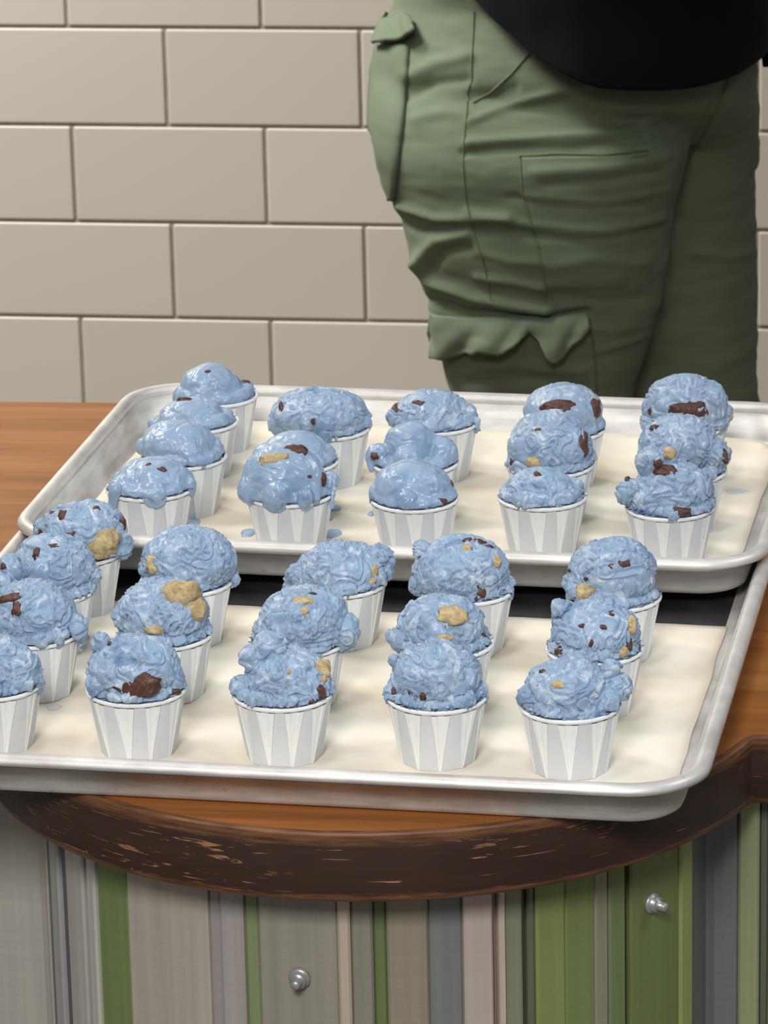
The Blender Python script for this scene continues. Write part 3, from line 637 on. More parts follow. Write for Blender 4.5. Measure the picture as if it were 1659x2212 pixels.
CUPS = [
 ('R11',[-0.4795,2.3163,0.8711],0.204,0.308,0.1,[[3.1,0.0,37.3,23.2,22.0,14.9],[21.0,-5.1,36.4,7.2,7.2,7.2],[-16.2,-5.1,37.0,7.7,7.7,7.7],[1.6,-17.8,36.6,9.4,9.4,9.4],[-20.4,-17.8,39.5,3.0,3.0,3.6],[-20.9,-17.3,37.0,2.9,2.9,3.5],[-21.3,-16.7,34.5,2.8,2.8,3.4],[-21.8,-16.1,32.0,2.7,2.7,3.2],[-22.3,-15.4,29.5,2.6,2.6,3.1]],[('c',-0.2,12.8,1.7,1.1),('c',7.2,9.3,2.8,1.7)]),
 ('R12',[-0.4706,2.3787,0.8711],0.195,0.301,0.08,[[-3.2,0.0,43.8,22.6,21.5,13.2],[-23.9,0.0,41.9,5.9,5.9,5.9],[17.9,0.0,40.9,5.6,5.6,5.6],[3.7,-15.3,40.9,8.5,8.5,8.5]],[]),
 ('R13',[-0.476,2.4519,0.8711],0.192,0.293,0.08,[[-3.7,0.0,37.4,20.9,19.8,12.3],[-25.6,0.0,33.7,5.2,5.2,5.2],[15.3,0.0,34.2,4.6,4.6,4.6]],[('c',-5.5,12.9,5.2,1.7)]),
 ('R14',[-0.4735,2.5092,0.8711],0.187,0.287,0.2,[[-4.7,0.0,40.0,18.4,17.4,15.9],[-20.8,-2.6,35.5,7.1,7.1,7.1],[17.7,0.0,33.9,6.8,6.8,6.8],[6.6,0.0,38.8,10.7,10.7,10.7],[-8.4,-15.3,36.5,8.9,8.9,8.9]],[('c',18.6,10.0,2.4,1.5),('c',-5.3,14.7,2.1,1.2)]),
 ('R21',[-0.3942,2.3111,0.8711],0.169,0.311,0.1,[[-3.7,0.0,44.5,24.7,23.4,21.2],[-21.4,-7.6,40.5,9.6,9.6,9.6],[9.3,-12.8,37.9,9.9,9.9,9.9],[-7.2,-20.4,39.6,9.3,9.3,9.3],[24.2,5.1,39.3,6.0,6.0,6.0],[9.2,-25.5,39.7,4.4,4.4,5.3],[8.9,-25.6,38.9,4.2,4.2,5.1],[8.6,-25.7,38.1,4.1,4.1,4.9],[8.3,-25.8,37.2,3.9,3.9,4.7],[8.0,-25.9,36.4,3.7,3.7,4.5],[26.4,-6.2,41.7,2.2,2.2,2.6],[25.9,-8.0,38.7,2.1,2.1,2.5],[25.4,-9.5,35.6,2.0,2.0,2.4],[24.9,-10.7,32.4,1.9,1.9,2.3],[24.4,-11.8,29.2,1.9,1.9,2.2]],[('d',-9.4,19.9,7.7,3.0),('c',4.9,24.5,6.0,3.0),('c',11.7,8.5,1.6,1.1),('c',19.6,6.9,2.2,3.6)]),
 ('R22',[-0.4007,2.3745,0.8711],0.167,0.303,0.05,[[0.3,0.0,38.2,21.1,20.0,14.6],[16.6,0.0,37.8,7.9,7.9,7.9],[-18.0,0.0,38.1,7.3,7.3,7.3]],[]),
 ('R23',[-0.3917,2.4441,0.8711],0.159,0.295,0.35,[[-5.1,0.0,44.6,28.8,27.4,13.6],[-27.7,-2.6,39.8,8.6,8.6,8.6],[18.4,0.0,38.3,8.1,8.1,8.1],[-2.4,-15.3,40.4,10.4,10.4,10.4]],[('c',-28.6,11.8,1.4,4.0),('c',-8.9,3.3,1.4,2.0)]),
 ('R31',[-0.3192,2.3069,0.8711],0.137,0.313,0.2,[[-1.3,0.0,41.4,22.9,21.7,15.7],[-21.0,-2.6,39.0,6.8,6.8,6.8],[17.1,-2.6,36.9,7.1,7.1,7.1],[-4.2,-20.4,40.1,7.1,7.1,7.1]],[('c',21.9,7.0,1.4,2.7),('c',16.2,-2.9,3.3,1.4)]),
 ('R32',[-0.3281,2.3768,0.8711],0.137,0.304,0.2,[[-2.2,0.0,45.0,16.2,15.4,14.5],[15.7,-2.6,41.2,10.1,10.1,10.1],[-21.9,-2.6,40.4,7.6,7.6,7.6],[-4.6,-15.3,40.4,9.0,9.0,9.0],[-26.4,-6.1,39.3,2.2,2.2,2.7],[-26.3,-6.5,37.8,2.2,2.2,2.6],[-26.2,-6.9,36.3,2.1,2.1,2.5],[-26.1,-7.3,34.8,2.0,2.0,2.4],[-26.0,-7.7,33.3,1.9,1.9,2.3]],[('c',-24.4,3.4,2.5,2.2)]),
 ('R33',[-0.326,2.4603,0.8711],0.132,0.295,0.35,[[-2.4,0.0,39.1,23.1,21.9,14.9],[-22.9,0.0,37.8,6.9,6.9,6.9],[17.5,0.0,36.8,8.1,8.1,8.1],[-0.5,-17.8,37.5,7.5,7.5,7.5],[24.7,-6.7,36.6,2.0,2.0,2.4],[24.6,-6.9,35.5,1.9,1.9,2.3],[24.5,-7.0,34.4,1.9,1.9,2.2],[24.4,-7.1,33.3,1.8,1.8,2.2],[24.3,-7.2,32.2,1.7,1.7,2.1]],[('c',-24.5,7.4,2.9,4.3),('c',-10.3,10.6,4.0,2.6)]),
 ('R41',[-0.2445,2.3158,0.8711],0.105,0.313,0.35,[[-1.8,0.0,36.0,21.2,20.2,14.3],[11.7,0.0,33.4,9.3,9.3,9.3]],[('c',-2.7,11.4,2.2,2.5)]),
 ('R42',[-0.2461,2.3781,0.8711],0.103,0.305,0.35,[[-0.3,0.0,44.5,24.8,23.6,22.8]],[('c',19.3,12.1,4.2,6.7),('d',-7.2,0.4,6.1,3.6),('c',-22.2,1.0,2.2,2.2),('c',-6.7,20.2,2.2,0.8)]),
 ('R43',[-0.2459,2.4512,0.8711],0.1,0.297,0.25,[[0.9,0.0,45.8,24.6,23.4,17.8],[21.6,-2.6,38.3,5.2,5.2,5.2]],[('c',-2.5,12.2,9.7,4.3),('c',20.7,11.1,3.4,5.2)]),
 ('R51',[-0.1685,2.3024,0.8711],0.073,0.315,0.8,[[1.5,0.0,43.7,22.7,21.5,17.4],[-10.8,0.0,61.3,8.9,8.9,8.9],[-22.8,-5.1,44.8,7.3,7.3,7.3],[-14.0,-12.8,41.4,7.0,7.0,7.0],[-1.2,2.6,65.9,4.9,4.9,4.9]],[('c',-3.1,18.7,5.9,4.3),('c',-7.3,23.6,2.4,2.4),('d',-1.2,30.0,4.3,3.0),('c',6.7,-3.6,4.9,2.2),('c',-24.7,14.9,1.6,1.6)]),
 ('R52',[-0.1658,2.3711,0.8711],0.07,0.307,0.55,[[-3.0,0.0,50.8,22.7,21.6,17.9],[18.2,-2.6,44.8,9.4,9.4,9.4]],[('c',-15.5,24.9,3.3,1.7),('c',24.8,7.9,1.7,3.6),('c',-20.8,11.4,2.2,1.7),('c',1.7,3.7,2.8,1.4)]),
 ('R53',[-0.171,2.466,0.8711],0.069,0.296,0.5,[[0.2,0.0,45.6,25.2,24.0,20.6],[24.5,0.0,42.0,4.6,4.6,4.6],[-17.2,-7.6,39.3,6.3,6.3,6.3]],[('c',1.6,7.3,10.3,4.9),('c',-21.4,7.5,1.7,2.3),('d',27.6,3.8,2.0,2.6)]),
 ('F01',[-0.5043,2.0065,0.8616],0.246,0.353,1,[[2.0,0.0,37.0,23.9,22.7,21.9],[20.9,-5.1,33.3,5.4,5.4,5.4]],[]),
 ('F02',[-0.5003,2.0869,0.8616],0.235,0.341,0.7,[[0.4,0.0,43.4,23.2,22.1,19.7],[21.9,-5.1,38.8,7.1,7.1,7.1],[-22.4,-5.1,42.0,7.6,7.6,7.6],[9.7,-15.3,36.8,7.6,7.6,7.6],[23.6,-13.2,38.4,3.3,3.3,3.9],[24.3,-12.0,36.5,3.2,3.2,3.8],[25.0,-10.5,34.5,3.0,3.0,3.6],[25.6,-8.8,32.4,2.9,2.9,3.5],[26.3,-6.6,30.1,2.8,2.8,3.3]],[('c',-11.3,18.6,5.6,2.3),('c',-8.9,12.2,2.3,3.3)]),
 ('F03',[-0.5071,2.1573,0.8616],0.231,0.331,0.75,[[3.0,0.0,47.6,22.9,21.7,18.3],[-20.4,-2.6,49.9,7.3,7.3,7.3],[-25.0,-10.2,42.8,5.7,5.7,5.7],[25.0,-5.1,43.1,4.2,4.2,4.2]],[('c',-5.7,18.7,2.1,3.4),('c',4.1,23.4,3.1,1.3),('c',-24.5,13.2,1.8,1.8)]),
 ('F04',[-0.5047,2.2237,0.8616],0.223,0.323,1,[[4.4,0.0,46.7,24.6,23.3,16.5],[23.7,-5.1,39.5,8.0,8.0,8.0],[-18.0,0.0,48.9,5.9,5.9,5.9]],[('c',-7.4,19.7,2.4,3.5),('c',-3.7,8.6,3.2,2.4),('c',-13.0,21.9,1.6,1.3),('c',12.4,23.8,1.6,1.6),('c',26.9,13.8,1.6,3.5),('d',14.6,4.0,9.1,7.7),('c',-20.7,11.7,1.1,1.9)]),
 ('F11',[-0.4267,2.0048,0.8616],0.21,0.356,0.85,[[-0.9,0.0,45.3,23.8,22.6,17.2],[-17.0,2.6,59.7,4.9,4.9,4.9],[18.9,-5.1,39.4,6.8,6.8,6.8],[-16.8,-7.6,40.7,8.3,8.3,8.3]],[('c',0.6,0.6,10.2,5.6),('c',20.2,-4.0,2.4,1.2),('d',4.1,13.2,1.7,1.0),('c',-13.7,23.0,2.4,1.0)]),
 ('F12',[-0.4278,2.0898,0.8616],0.202,0.343,1,[[-0.7,0.0,46.3,24.7,23.4,18.5],[-22.9,-2.6,45.8,5.5,5.5,5.5],[17.5,-5.1,37.2,7.0,7.0,7.0]],[('d',9.6,19.0,8.6,7.0),('d',17.0,10.7,5.0,5.5),('d',-5.4,1.7,4.3,2.3),('c',5.3,17.8,1.3,1.3)]),
 ('F13',[-0.4322,2.1772,0.8616],0.196,0.331,0.9,[[2.4,0.0,46.4,25.6,24.3,19.2],[25.1,-2.6,35.7,4.2,4.2,4.2],[-20.6,-2.6,45.0,5.2,5.2,5.2]],[('d',-18.0,10.5,3.7,4.2)]),
 ('F21',[-0.3488,2.0045,0.8616],0.172,0.358,0.9,[[2.8,0.0,40.6,22.2,21.1,17.9],[-7.4,2.6,59.3,7.2,7.2,7.2],[-15.5,0.0,54.5,6.3,6.3,6.3],[-20.0,-2.6,39.3,6.8,6.8,6.8],[21.1,-2.6,37.3,5.3,5.3,5.3],[-2.1,7.6,58.5,5.3,5.3,5.3]],[('d',18.7,11.2,6.3,4.8),('c',19.3,-1.6,2.7,2.7),('c',14.4,-5.9,1.4,1.2),('d',3.9,9.6,1.7,1.7)]),
 ('F22',[-0.3539,2.0841,0.8616],0.168,0.346,1,[[4.7,0.0,44.6,24.5,23.3,19.5],[22.6,-5.1,41.2,10.5,10.5,10.5],[-14.9,-2.6,42.8,7.5,7.5,7.5]],[('d',3.5,20.6,5.0,2.5),('d',5.1,13.8,2.5,2.5),('c',8.1,24.2,2.3,1.0)]),
 ('F23',[-0.3452,2.1816,0.8616],0.157,0.332,0.95,[[0.4,0.0,41.6,23.9,22.7,15.5],[-21.8,-2.6,41.1,5.2,5.2,5.2],[-26.0,0.0,39.5,3.1,3.1,3.1],[23.2,2.6,49.3,5.7,5.7,5.7],[24.5,0.0,40.5,5.2,5.2,5.2],[20.3,-7.6,38.3,5.2,5.2,5.2],[27.3,2.6,45.9,3.6,3.6,3.6],[-27.5,5.1,36.7,2.1,2.1,2.5],[-27.8,5.1,35.5,2.0,2.0,2.4],[-28.1,5.1,34.2,1.9,1.9,2.3],[-28.4,5.1,33.0,1.8,1.8,2.2],[-28.7,5.1,31.8,1.8,1.8,2.1]],[('d',19.8,4.6,2.6,3.9),('d',17.9,-0.3,2.1,1.8)]),
 ('F31',[-0.2682,2.0071,0.8616],0.133,0.36,0.8,[[-0.1,0.0,45.0,22.6,21.5,18.4],[-22.1,2.6,53.3,2.6,2.6,2.6],[-22.0,-2.6,37.2,5.3,5.3,5.3],[20.8,-2.6,34.6,4.8,4.8,4.8],[23.8,0.0,38.2,2.9,2.9,2.9]],[('c',-6.9,-2.1,1.4,2.2),('c',-14.0,1.5,1.2,1.2),('c',-21.9,2.1,1.4,1.9)]),
 ('F32',[-0.274,2.087,0.8616],0.131,0.347,0.95,[[-1.9,0.0,44.4,22.9,21.8,16.2],[-24.0,-2.6,38.4,6.0,6.0,6.0],[-20.0,-7.6,37.0,5.5,5.5,5.5]],[('d',4.0,14.9,6.7,4.0),('d',-1.3,2.1,5.0,1.7),('c',20.7,3.1,2.0,1.2)]),
 ('F33',[-0.2727,2.1748,0.8616],0.125,0.335,1,[[-2.8,0.0,45.1,26.3,25.0,19.2],[-24.2,2.6,57.6,4.6,4.6,4.6],[-25.6,-2.6,38.6,5.7,5.7,5.7],[19.7,-5.1,35.1,5.7,5.7,5.7],[23.4,0.0,38.2,3.6,3.6,3.6]],[('c',7.7,25.6,3.6,1.5),('c',0.5,26.8,2.6,1.3),('c',13.3,22.4,2.1,1.3),('d',17.5,15.3,2.3,2.6),('d',0.4,22.2,2.6,2.1),('c',7.1,-1.5,2.6,3.4),('c',4.9,-5.6,1.8,2.1)]),
 ('F41',[-0.1978,1.9996,0.8616],0.099,0.363,1.1,[[-0.7,0.0,41.7,22.0,20.9,16.6],[21.0,2.6,52.5,4.8,4.8,4.8],[24.6,0.0,43.9,6.7,6.7,6.7],[17.8,-7.6,39.1,7.2,7.2,7.2],[-19.9,-5.1,40.5,6.2,6.2,6.2],[19.4,2.6,46.1,6.2,6.2,6.2]],[('d',-5.0,9.7,3.8,1.9),('c',-14.4,16.2,1.7,1.2)]),
 ('F42',[-0.1928,2.0849,0.8616],0.092,0.349,0.95,[[0.5,0.0,44.2,23.3,22.1,15.4],[-18.5,0.0,57.8,4.2,4.2,4.2],[7.2,2.6,57.9,3.2,3.2,3.2],[-14.5,2.6,49.7,7.4,7.4,7.4]],[('c',-6.6,11.0,2.0,1.5),('c',4.7,10.3,1.7,1.7),('c',8.4,17.6,2.2,1.7),('c',-1.4,1.8,1.7,2.0),('c',-19.1,-2.8,2.5,2.0),('c',17.9,1.3,3.0,3.5),('d',18.6,11.5,2.7,4.7),('d',14.3,-3.6,3.0,3.2)]),
 ('F43',[-0.1899,2.1697,0.8616],0.087,0.337,0.9,[[-0.7,0.0,48.7,23.6,22.4,18.5],[-22.4,-2.6,43.6,5.1,5.1,5.1],[-5.3,-6.4,39.6,18.5,18.5,9.2]],[('c',5.3,16.2,3.3,2.6),('c',-1.9,15.3,1.8,1.5),('d',-16.1,1.8,4.4,4.1),('c',-24.3,13.7,1.5,1.0),('c',-14.4,8.9,1.8,1.0)]),
]
PUDDLES = [
 (-0.4246,2.3373,0.8711,0.0047,0.0080,'b'),
 (-0.3735,2.3402,0.8711,0.0050,0.0079,'b'),
 (-0.3808,2.3681,0.8711,0.0028,0.0054,'b'),
 (-0.3790,2.3882,0.8711,0.0031,0.0046,'b'),
 (-0.3557,2.3790,0.8711,0.0023,0.0045,'b'),
 (-0.4615,2.3533,0.8711,0.0042,0.0081,'b'),
 (-0.4852,2.0639,0.8616,0.0040,0.0050,'a'),
 (-0.1373,2.4405,0.8711,0.0074,0.0056,'b'),
]
GB = 'paper cups of blue ice cream on the back pan'; GF = 'paper cups of blue ice cream on the front pan'
LAB = {
 'R11': 'cup with runny blue scoop dripping over its left rim, near left corner of back pan',
 'R12': "cup with slumped blue scoop, second from the front in the back pan's leftmost column",
 'R13': "cup with low melted blue scoop, third from the front in the back pan's leftmost column",
 'R14': 'cup with pointed melting blue scoop in the far left corner of the back pan',
 'R21': 'cup with tall drooping blue scoop with tan dough on top and drips at its base',
 'R22': 'cup with smooth blue scoop mostly hidden right behind the tall drooping scoop',
 'R23': "cup with broad folded blue scoop, second from left in the back pan's farthest row",
 'R31': "cup with glossy rounded blue scoop, third from left in the back pan's nearest row",
 'R32': 'cup with collapsed blue scoop dripping at left, in the middle of the back pan',
 'R33': 'cup with folded blue scoop with two chocolate bits at left, middle of the farthest row',
 'R41': "cup with low smooth blue scoop sunk inside its cup, back pan's nearest row",
 'R42': 'cup with round smooth blue scoop, big chocolate piece at right, dough at its base',
 'R43': 'cup with smooth blue scoop with two chocolate chunks, second from right in the farthest row',
 'R51': 'cup with crooked two-lump blue scoop topped with chocolate, near right corner of back pan',
 'R52': "cup with blue scoop bulging to the right, middle of the back pan's rightmost column",
 'R53': 'cup with tall blue scoop with wide chocolate chunk, far right corner of the back pan',
 'F01': "cup with blue scoop cut off by the left picture edge, front pan's nearest row",
 'F02': "cup with blue scoop folded over its right rim, second in the front pan's leftmost column",
 'F03': "cup with smooth-faced blue scoop with ragged left side, third in the front pan's leftmost column",
 'F04': 'cup with chocolate-speckled blue scoop with one large tan dough piece, far left of front pan',
 'F11': "cup with blue scoop with a big dark chocolate chunk in front, front pan's nearest row",
 'F12': 'cup with blue scoop with a large golden dough chunk at its top right',
 'F13': 'cup with round blue scoop directly behind the one with the large golden dough chunk',
 'F21': 'cup with blue scoop with raised lump at upper left and yellow dough at right',
 'F22': 'cup with blue scoop with tan spot near its top and smooth flap over right rim',
 'F23': "cup with ragged blue scoop hooked over its left rim, front pan's farthest row",
 'F31': "cup with upright smooth blue scoop without large chunks, front pan's nearest row",
 'F32': 'cup with blue scoop with pale dough near its top, directly behind the upright smooth scoop',
 'F33': "cup with wide grooved blue scoop with brown bits along its top, front pan's farthest row",
 'F41': 'cup with spiky ragged blue scoop at the near right corner of the front pan',
 'F42': 'cup with blue scoop with brown specks and dough down its right, behind the spiky scoop',
 'F43': 'cup with two-layer blue scoop with dough at lower left, far right of the front pan',
}
for idx, (key, loc, rz, el, rough, blobs, chunks) in enumerate(CUPS):
    add_cup(idx, key, (loc[0], loc[1], T + 0.0022 + (BZ if key[0] == 'R' else 0.0003)), rz, el, rough, blobs, chunks, LAB[key], GB if key[0] == 'R' else GF)

# ------------------------------------------------------------------ melted drops on the parchment
PL = ['blue puddle on the back parchment left of the tall drooping scoop', 'largest blue puddle at the right foot of the tall drooping scoop cup',
      'middle one of three blue drips right of the tall drooping scoop cup', 'farthest of three blue drips right of the tall drooping scoop cup',
      'tiny blue drop left of the glossy rounded scoop cup in the back pan', 'blue puddle at the near left corner of back pan behind a front scoop',
      'faint blue smear on the front parchment near the left frame edge', 'faint blue smear on the back parchment at the far right']
for q, (x, y, z, a, b, w) in enumerate(PUDDLES):
    V = []; F = []; rings = [(1.0, 0.0), (0.97, 0.35), (0.88, 0.68), (0.7, 0.9), (0.4, 1.0)]; n = 32
    hgt = 0.0016 if q < 6 else 0.0004
    for rr, h in rings:
        for k in range(n):
            t = 2 * math.pi * k / n; wv = 1 + 0.06 * math.sin(3 * t + q) + 0.04 * math.sin(5 * t + 2 * q)
            V.append((a * rr * wv * math.cos(t), b * rr * wv * math.sin(t), h * hgt))
    for j in range(len(rings) - 1):
        for k in range(n): F.append((j * n + k, j * n + (k + 1) % n, (j + 1) * n + (k + 1) % n, (j + 1) * n + k))
    F.append(tuple(range((len(rings) - 1) * n, len(rings) * n))); F.append(tuple(range(n))[::-1])
    o = link('melted_drop', mesh('melted_drop', V, F), ICE_SOFT if q < 6 else SMEAR)
    o.location = (x, y, T + 0.0022 + (BZ if w == 'b' else 0.0003)); o.rotation_euler = (0, 0, -0.05)
    tag(o, PL[q], 'puddle', 'melted ice cream drops')

HIP = [(1.0284, -0.344, 0.1265), (0.9927, -0.3445, 0.1407), (0.9687, -0.3443, 0.1486), (0.9446, -0.3451, 0.1592), (0.9204, -0.3466, 0.1652), (0.8962, -0.348, 0.1675), (0.8677, -0.3486, 0.1683), (0.8392, -0.348, 0.1663), (0.8145, -0.3442, 0.1627), (0.7982, -0.3412, 0.1582)]
LEG_A = [(0.8609, -0.3703, 0.1355), (0.8287, -0.3692, 0.1289), (0.8003, -0.3674, 0.1189), (0.7718, -0.365, 0.1134), (0.7473, -0.3623, 0.1069), (0.7227, -0.3602, 0.1006), (0.6979, -0.3606, 0.095), (0.673, -0.3617, 0.0888), (0.648, -0.3627, 0.0825), (0.6228, -0.3643, 0.0777), (0.5722, -0.3678, 0.0709), (0.5085, -0.3684, 0.0652), (0.4004, -0.3736, 0.0576), (0.2683, -0.375, 0.0499), (0.1105, -0.3724, 0.0464)]
LEG_B = [(0.8226, -0.2801, 0.0943), (0.7593, -0.2742, 0.0883), (0.7295, -0.2727, 0.0879), (0.7125, -0.2705, 0.0873), (0.6781, -0.2697, 0.086), (0.6262, -0.2651, 0.0817), (0.5828, -0.26, 0.0786), (0.5213, -0.2579, 0.0748), (0.4547, -0.2568, 0.0678), (0.342, -0.2589, 0.0598), (0.2041, -0.2588, 0.0519), (0.0393, -0.2588, 0.0481)]
FOLDS = [
 ([(-0.4202, 0.8803), (-0.3936, 0.8913), (-0.3657, 0.9007), (-0.314, 0.913)],0.0037,0.0030),
 ([(-0.4205, 0.8622), (-0.366, 0.8656), (-0.3037, 0.8702), (-0.2623, 0.8818)],0.0041,0.0035),
 ([(-0.4246, 0.853), (-0.3783, 0.8567), (-0.3351, 0.8571), (-0.2724, 0.8658)],0.0037,-0.0035),
 ([(-0.3663, 0.8371), (-0.3038, 0.8399), (-0.2522, 0.8512)],0.0037,0.0030),
 ([(-0.3562, 0.8268), (-0.3039, 0.8306), (-0.2561, 0.8384)],0.0033,-0.0030),
 ([(-0.3709, 0.8157), (-0.304, 0.8101), (-0.2522, 0.8236)],0.0033,0.0030),
 ([(-0.3867, 0.8151), (-0.3355, 0.8097), (-0.2686, 0.8086)],0.0028,-0.0020),
 ([(-0.4234, 0.8013), (-0.3668, 0.7903), (-0.3041, 0.7855), (-0.2542, 0.7991)],0.0037,0.0030),
 ([(-0.3871, 0.7848), (-0.3278, 0.7767), (-0.2569, 0.7886)],0.0033,-0.0025),
 ([(-0.4822, 0.8051), (-0.4509, 0.7945), (-0.4215, 0.7949), (-0.387, 0.7969)],0.0037,0.0040),
 ([(-0.4864, 0.7957), (-0.4667, 0.7837), (-0.4268, 0.7875), (-0.3871, 0.7848)],0.0033,-0.0030),
 ([(-0.4249, 0.7822), (-0.4509, 0.7758), (-0.4652, 0.7592)],0.0057,0.0045),
 ([(-0.4231, 0.77), (-0.4431, 0.7657), (-0.4574, 0.7471)],0.0045,-0.0040),
 ([(-0.4672, 0.7551), (-0.4563, 0.7381), (-0.4206, 0.7251), (-0.3676, 0.7165), (-0.3561, 0.715)],0.0049,0.0060),
 ([(-0.4678, 0.7264), (-0.424, 0.7115), (-0.3562, 0.7076), (-0.3203, 0.714)],0.0037,-0.0050),
 ([(-0.4696, 0.9185), (-0.4481, 0.9286), (-0.4213, 0.9348)],0.0057,0.0040),
 ([(-0.4723, 0.9025), (-0.4484, 0.9127), (-0.4208, 0.9161)],0.0049,-0.0040),
 ([(-0.4171, 0.903), (-0.4014, 0.9012), (-0.3816, 0.9093)],0.0041,-0.0030),
 ([(-0.4648, 0.8826), (-0.4409, 0.8889), (-0.4252, 0.887)],0.0057,0.0030),
 ([(-0.4152, 0.7661), (-0.3874, 0.7583), (-0.3597, 0.7567)],0.0033,0.0020),
 ([(-0.4155, 0.7436), (-0.3877, 0.7399), (-0.3599, 0.7342)],0.0037,0.0030),
 ([(-0.3518, 0.7527), (-0.3161, 0.7614), (-0.2687, 0.758)],0.0049,0.0020),
 ([(-0.348, 0.7283), (-0.3084, 0.7228), (-0.2609, 0.7297)],0.0041,-0.0015),
 ([(-0.3363, 0.6997), (-0.2966, 0.6984), (-0.2688, 0.705)],0.0041,0.0020),
 ([(-0.4288, 0.6609), (-0.3886, 0.6658), (-0.3246, 0.6628)],0.0049,0.0025),
 ([(-0.425, 0.6485), (-0.3687, 0.6537), (-0.3208, 0.6484)],0.0041,-0.0025),
 ([(-0.3126, 0.6796), (-0.2808, 0.6904), (-0.2689, 0.6968)],0.0033,0.0020),
 ([(-0.2335, 0.855), (-0.2412, 0.827), (-0.2471, 0.7988)],0.0049,-0.0050),
 ([(-0.2294, 0.7687), (-0.1981, 0.7651), (-0.1747, 0.7715)],0.0037,0.0030),
 ([(-0.1988, 0.9227), (-0.2141, 0.8949), (-0.2335, 0.855)],0.0033,-0.0030),
 ([(-0.2064, 0.9068), (-0.191, 0.9188), (-0.1776, 0.9268)],0.0041,0.0025),
]
SEAMS = [
 ([(-0.4144, 0.9742), (-0.4155, 0.9526), (-0.4174, 0.9328), (-0.4169, 0.915), (-0.4218, 0.905), (-0.4203, 0.899)],0.0010),
 ([(-0.4211, 0.897), (-0.4244, 0.865), (-0.4259, 0.8449), (-0.424, 0.8127), (-0.4195, 0.7925), (-0.4143, 0.7722), (-0.4093, 0.756), (-0.4045, 0.7315), (-0.4039, 0.7212)],0.0008),
 ([(-0.3684, 0.9387), (-0.3835, 0.9212), (-0.4013, 0.9052), (-0.4164, 0.8963)],0.0014),
 ([(-0.3768, 0.8503), (-0.3762, 0.8334), (-0.3748, 0.8173), (-0.3691, 0.7972), (-0.3623, 0.7729), (-0.3589, 0.7526), (-0.356, 0.7241)],0.0015),
 ([(-0.3768, 0.8503), (-0.3469, 0.8526), (-0.3077, 0.8522), (-0.2686, 0.8566)],0.0012),
 ([(-0.3706, 0.8447), (-0.347, 0.8474), (-0.3077, 0.8474), (-0.2686, 0.8523)],0.0006),
 ([(-0.3706, 0.8475), (-0.37, 0.8254), (-0.364, 0.7993), (-0.3571, 0.773), (-0.3534, 0.7486), (-0.3508, 0.7241)],0.0006),
 ([(-0.4694, 0.9451), (-0.4721, 0.9125), (-0.4751, 0.8805), (-0.4797, 0.8484), (-0.4836, 0.814)],0.0010),
 ([(-0.2007, 0.9187), (-0.2103, 0.895), (-0.2218, 0.8711), (-0.2335, 0.849)],0.0008),
 ([(-0.3184, 0.7083), (-0.3146, 0.6754), (-0.3128, 0.6423)],0.0010),
]
FLAP_TOP = [(-0.4552, 0.7118), (-0.42, 0.7074), (-0.3721, 0.7098), (-0.3211, 0.7131)]
FLAP_BOT = [(-0.4614, 0.6844), (-0.4535, 0.6754), (-0.4447, 0.6739), (-0.4285, 0.6767), (-0.4104, 0.6853), (-0.3944, 0.6814), (-0.3835, 0.6874), (-0.3702, 0.7), (-0.3619, 0.6919), (-0.3493, 0.674), (-0.3356, 0.6882), (-0.3204, 0.7025)]
POCKET_L = [(-0.4982, 0.9441), (-0.5037, 0.9122), (-0.5059, 0.8842), (-0.5046, 0.8561), (-0.4985, 0.828), (-0.4908, 0.8118)]
POCKET_R = [(-0.4694, 0.9451), (-0.4721, 0.9125), (-0.4751, 0.8805), (-0.4797, 0.8484), (-0.4826, 0.8241), (-0.4845, 0.8119)]
BFLAP_TOP = [(-0.4939, 0.9619), (-0.4827, 0.9687), (-0.4709, 0.9727), (-0.4659, 0.968)]
BFLAP_BOT = [(-0.4935, 0.9449), (-0.4832, 0.9474), (-0.4698, 0.949), (-0.4586, 0.9562)]
CARGO_L = [(-0.3761, 0.8495), (-0.3748, 0.8173), (-0.3691, 0.7972), (-0.3623, 0.7729), (-0.3589, 0.7526), (-0.3552, 0.722)]
CARGO_R = [(-0.2588, 0.8528), (-0.2588, 0.8187), (-0.2608, 0.7946), (-0.264, 0.7703), (-0.268, 0.7499), (-0.2747, 0.7233)]
BUTTON = [(-0.5002, 0.9441)]
STRAP=[(-0.1759, 0.962), (-0.1734, 0.9425), (-0.171, 0.919)]

# ------------------------------------------------------------------ the person behind the counter
PX, PY = -0.33, 3.5
def skin_body(name, verts, edges, radii, mat, sub=2, root=0):
    me = bpy.data.meshes.new(name); me.from_pydata(verts, edges, []); ob = bpy.data.objects.new(name, me); C.objects.link(ob)
    sk = ob.modifiers.new('skin', 'SKIN'); sk.use_smooth_shade = True
    for k, r in enumerate(radii):
        me.skin_vertices[0].data[k].radius = r if isinstance(r, tuple) else (r, r)
    me.skin_vertices[0].data[root].use_root = True
    sb_ = ob.modifiers.new('sub', 'SUBSURF'); sb_.levels = sub; sb_.render_levels = sub
    dg = bpy.context.evaluated_depsgraph_get(); dg.update()
    out = bpy.data.meshes.new_from_object(ob.evaluated_get(dg), depsgraph=dg)
    bpy.data.objects.remove(ob); bpy.data.meshes.remove(me); out.name = name
    return out
def limb(chain, V, E, R, root):
    prev = root
    for p, r in chain:
        V.append(p); R.append(r); E.append((prev, len(V) - 1)); prev = len(V) - 1
    return prev
V = [(-0.345, 3.52, 0.94)]; R = [(0.085, 0.050)]; E = []
sp = limb([((-0.335, 3.495, 1.06), (0.11, 0.08)), ((-0.315, 3.49, 1.22), (0.125, 0.09)), ((-0.305, 3.49, 1.34), (0.12, 0.08))], V, E, R, 0)
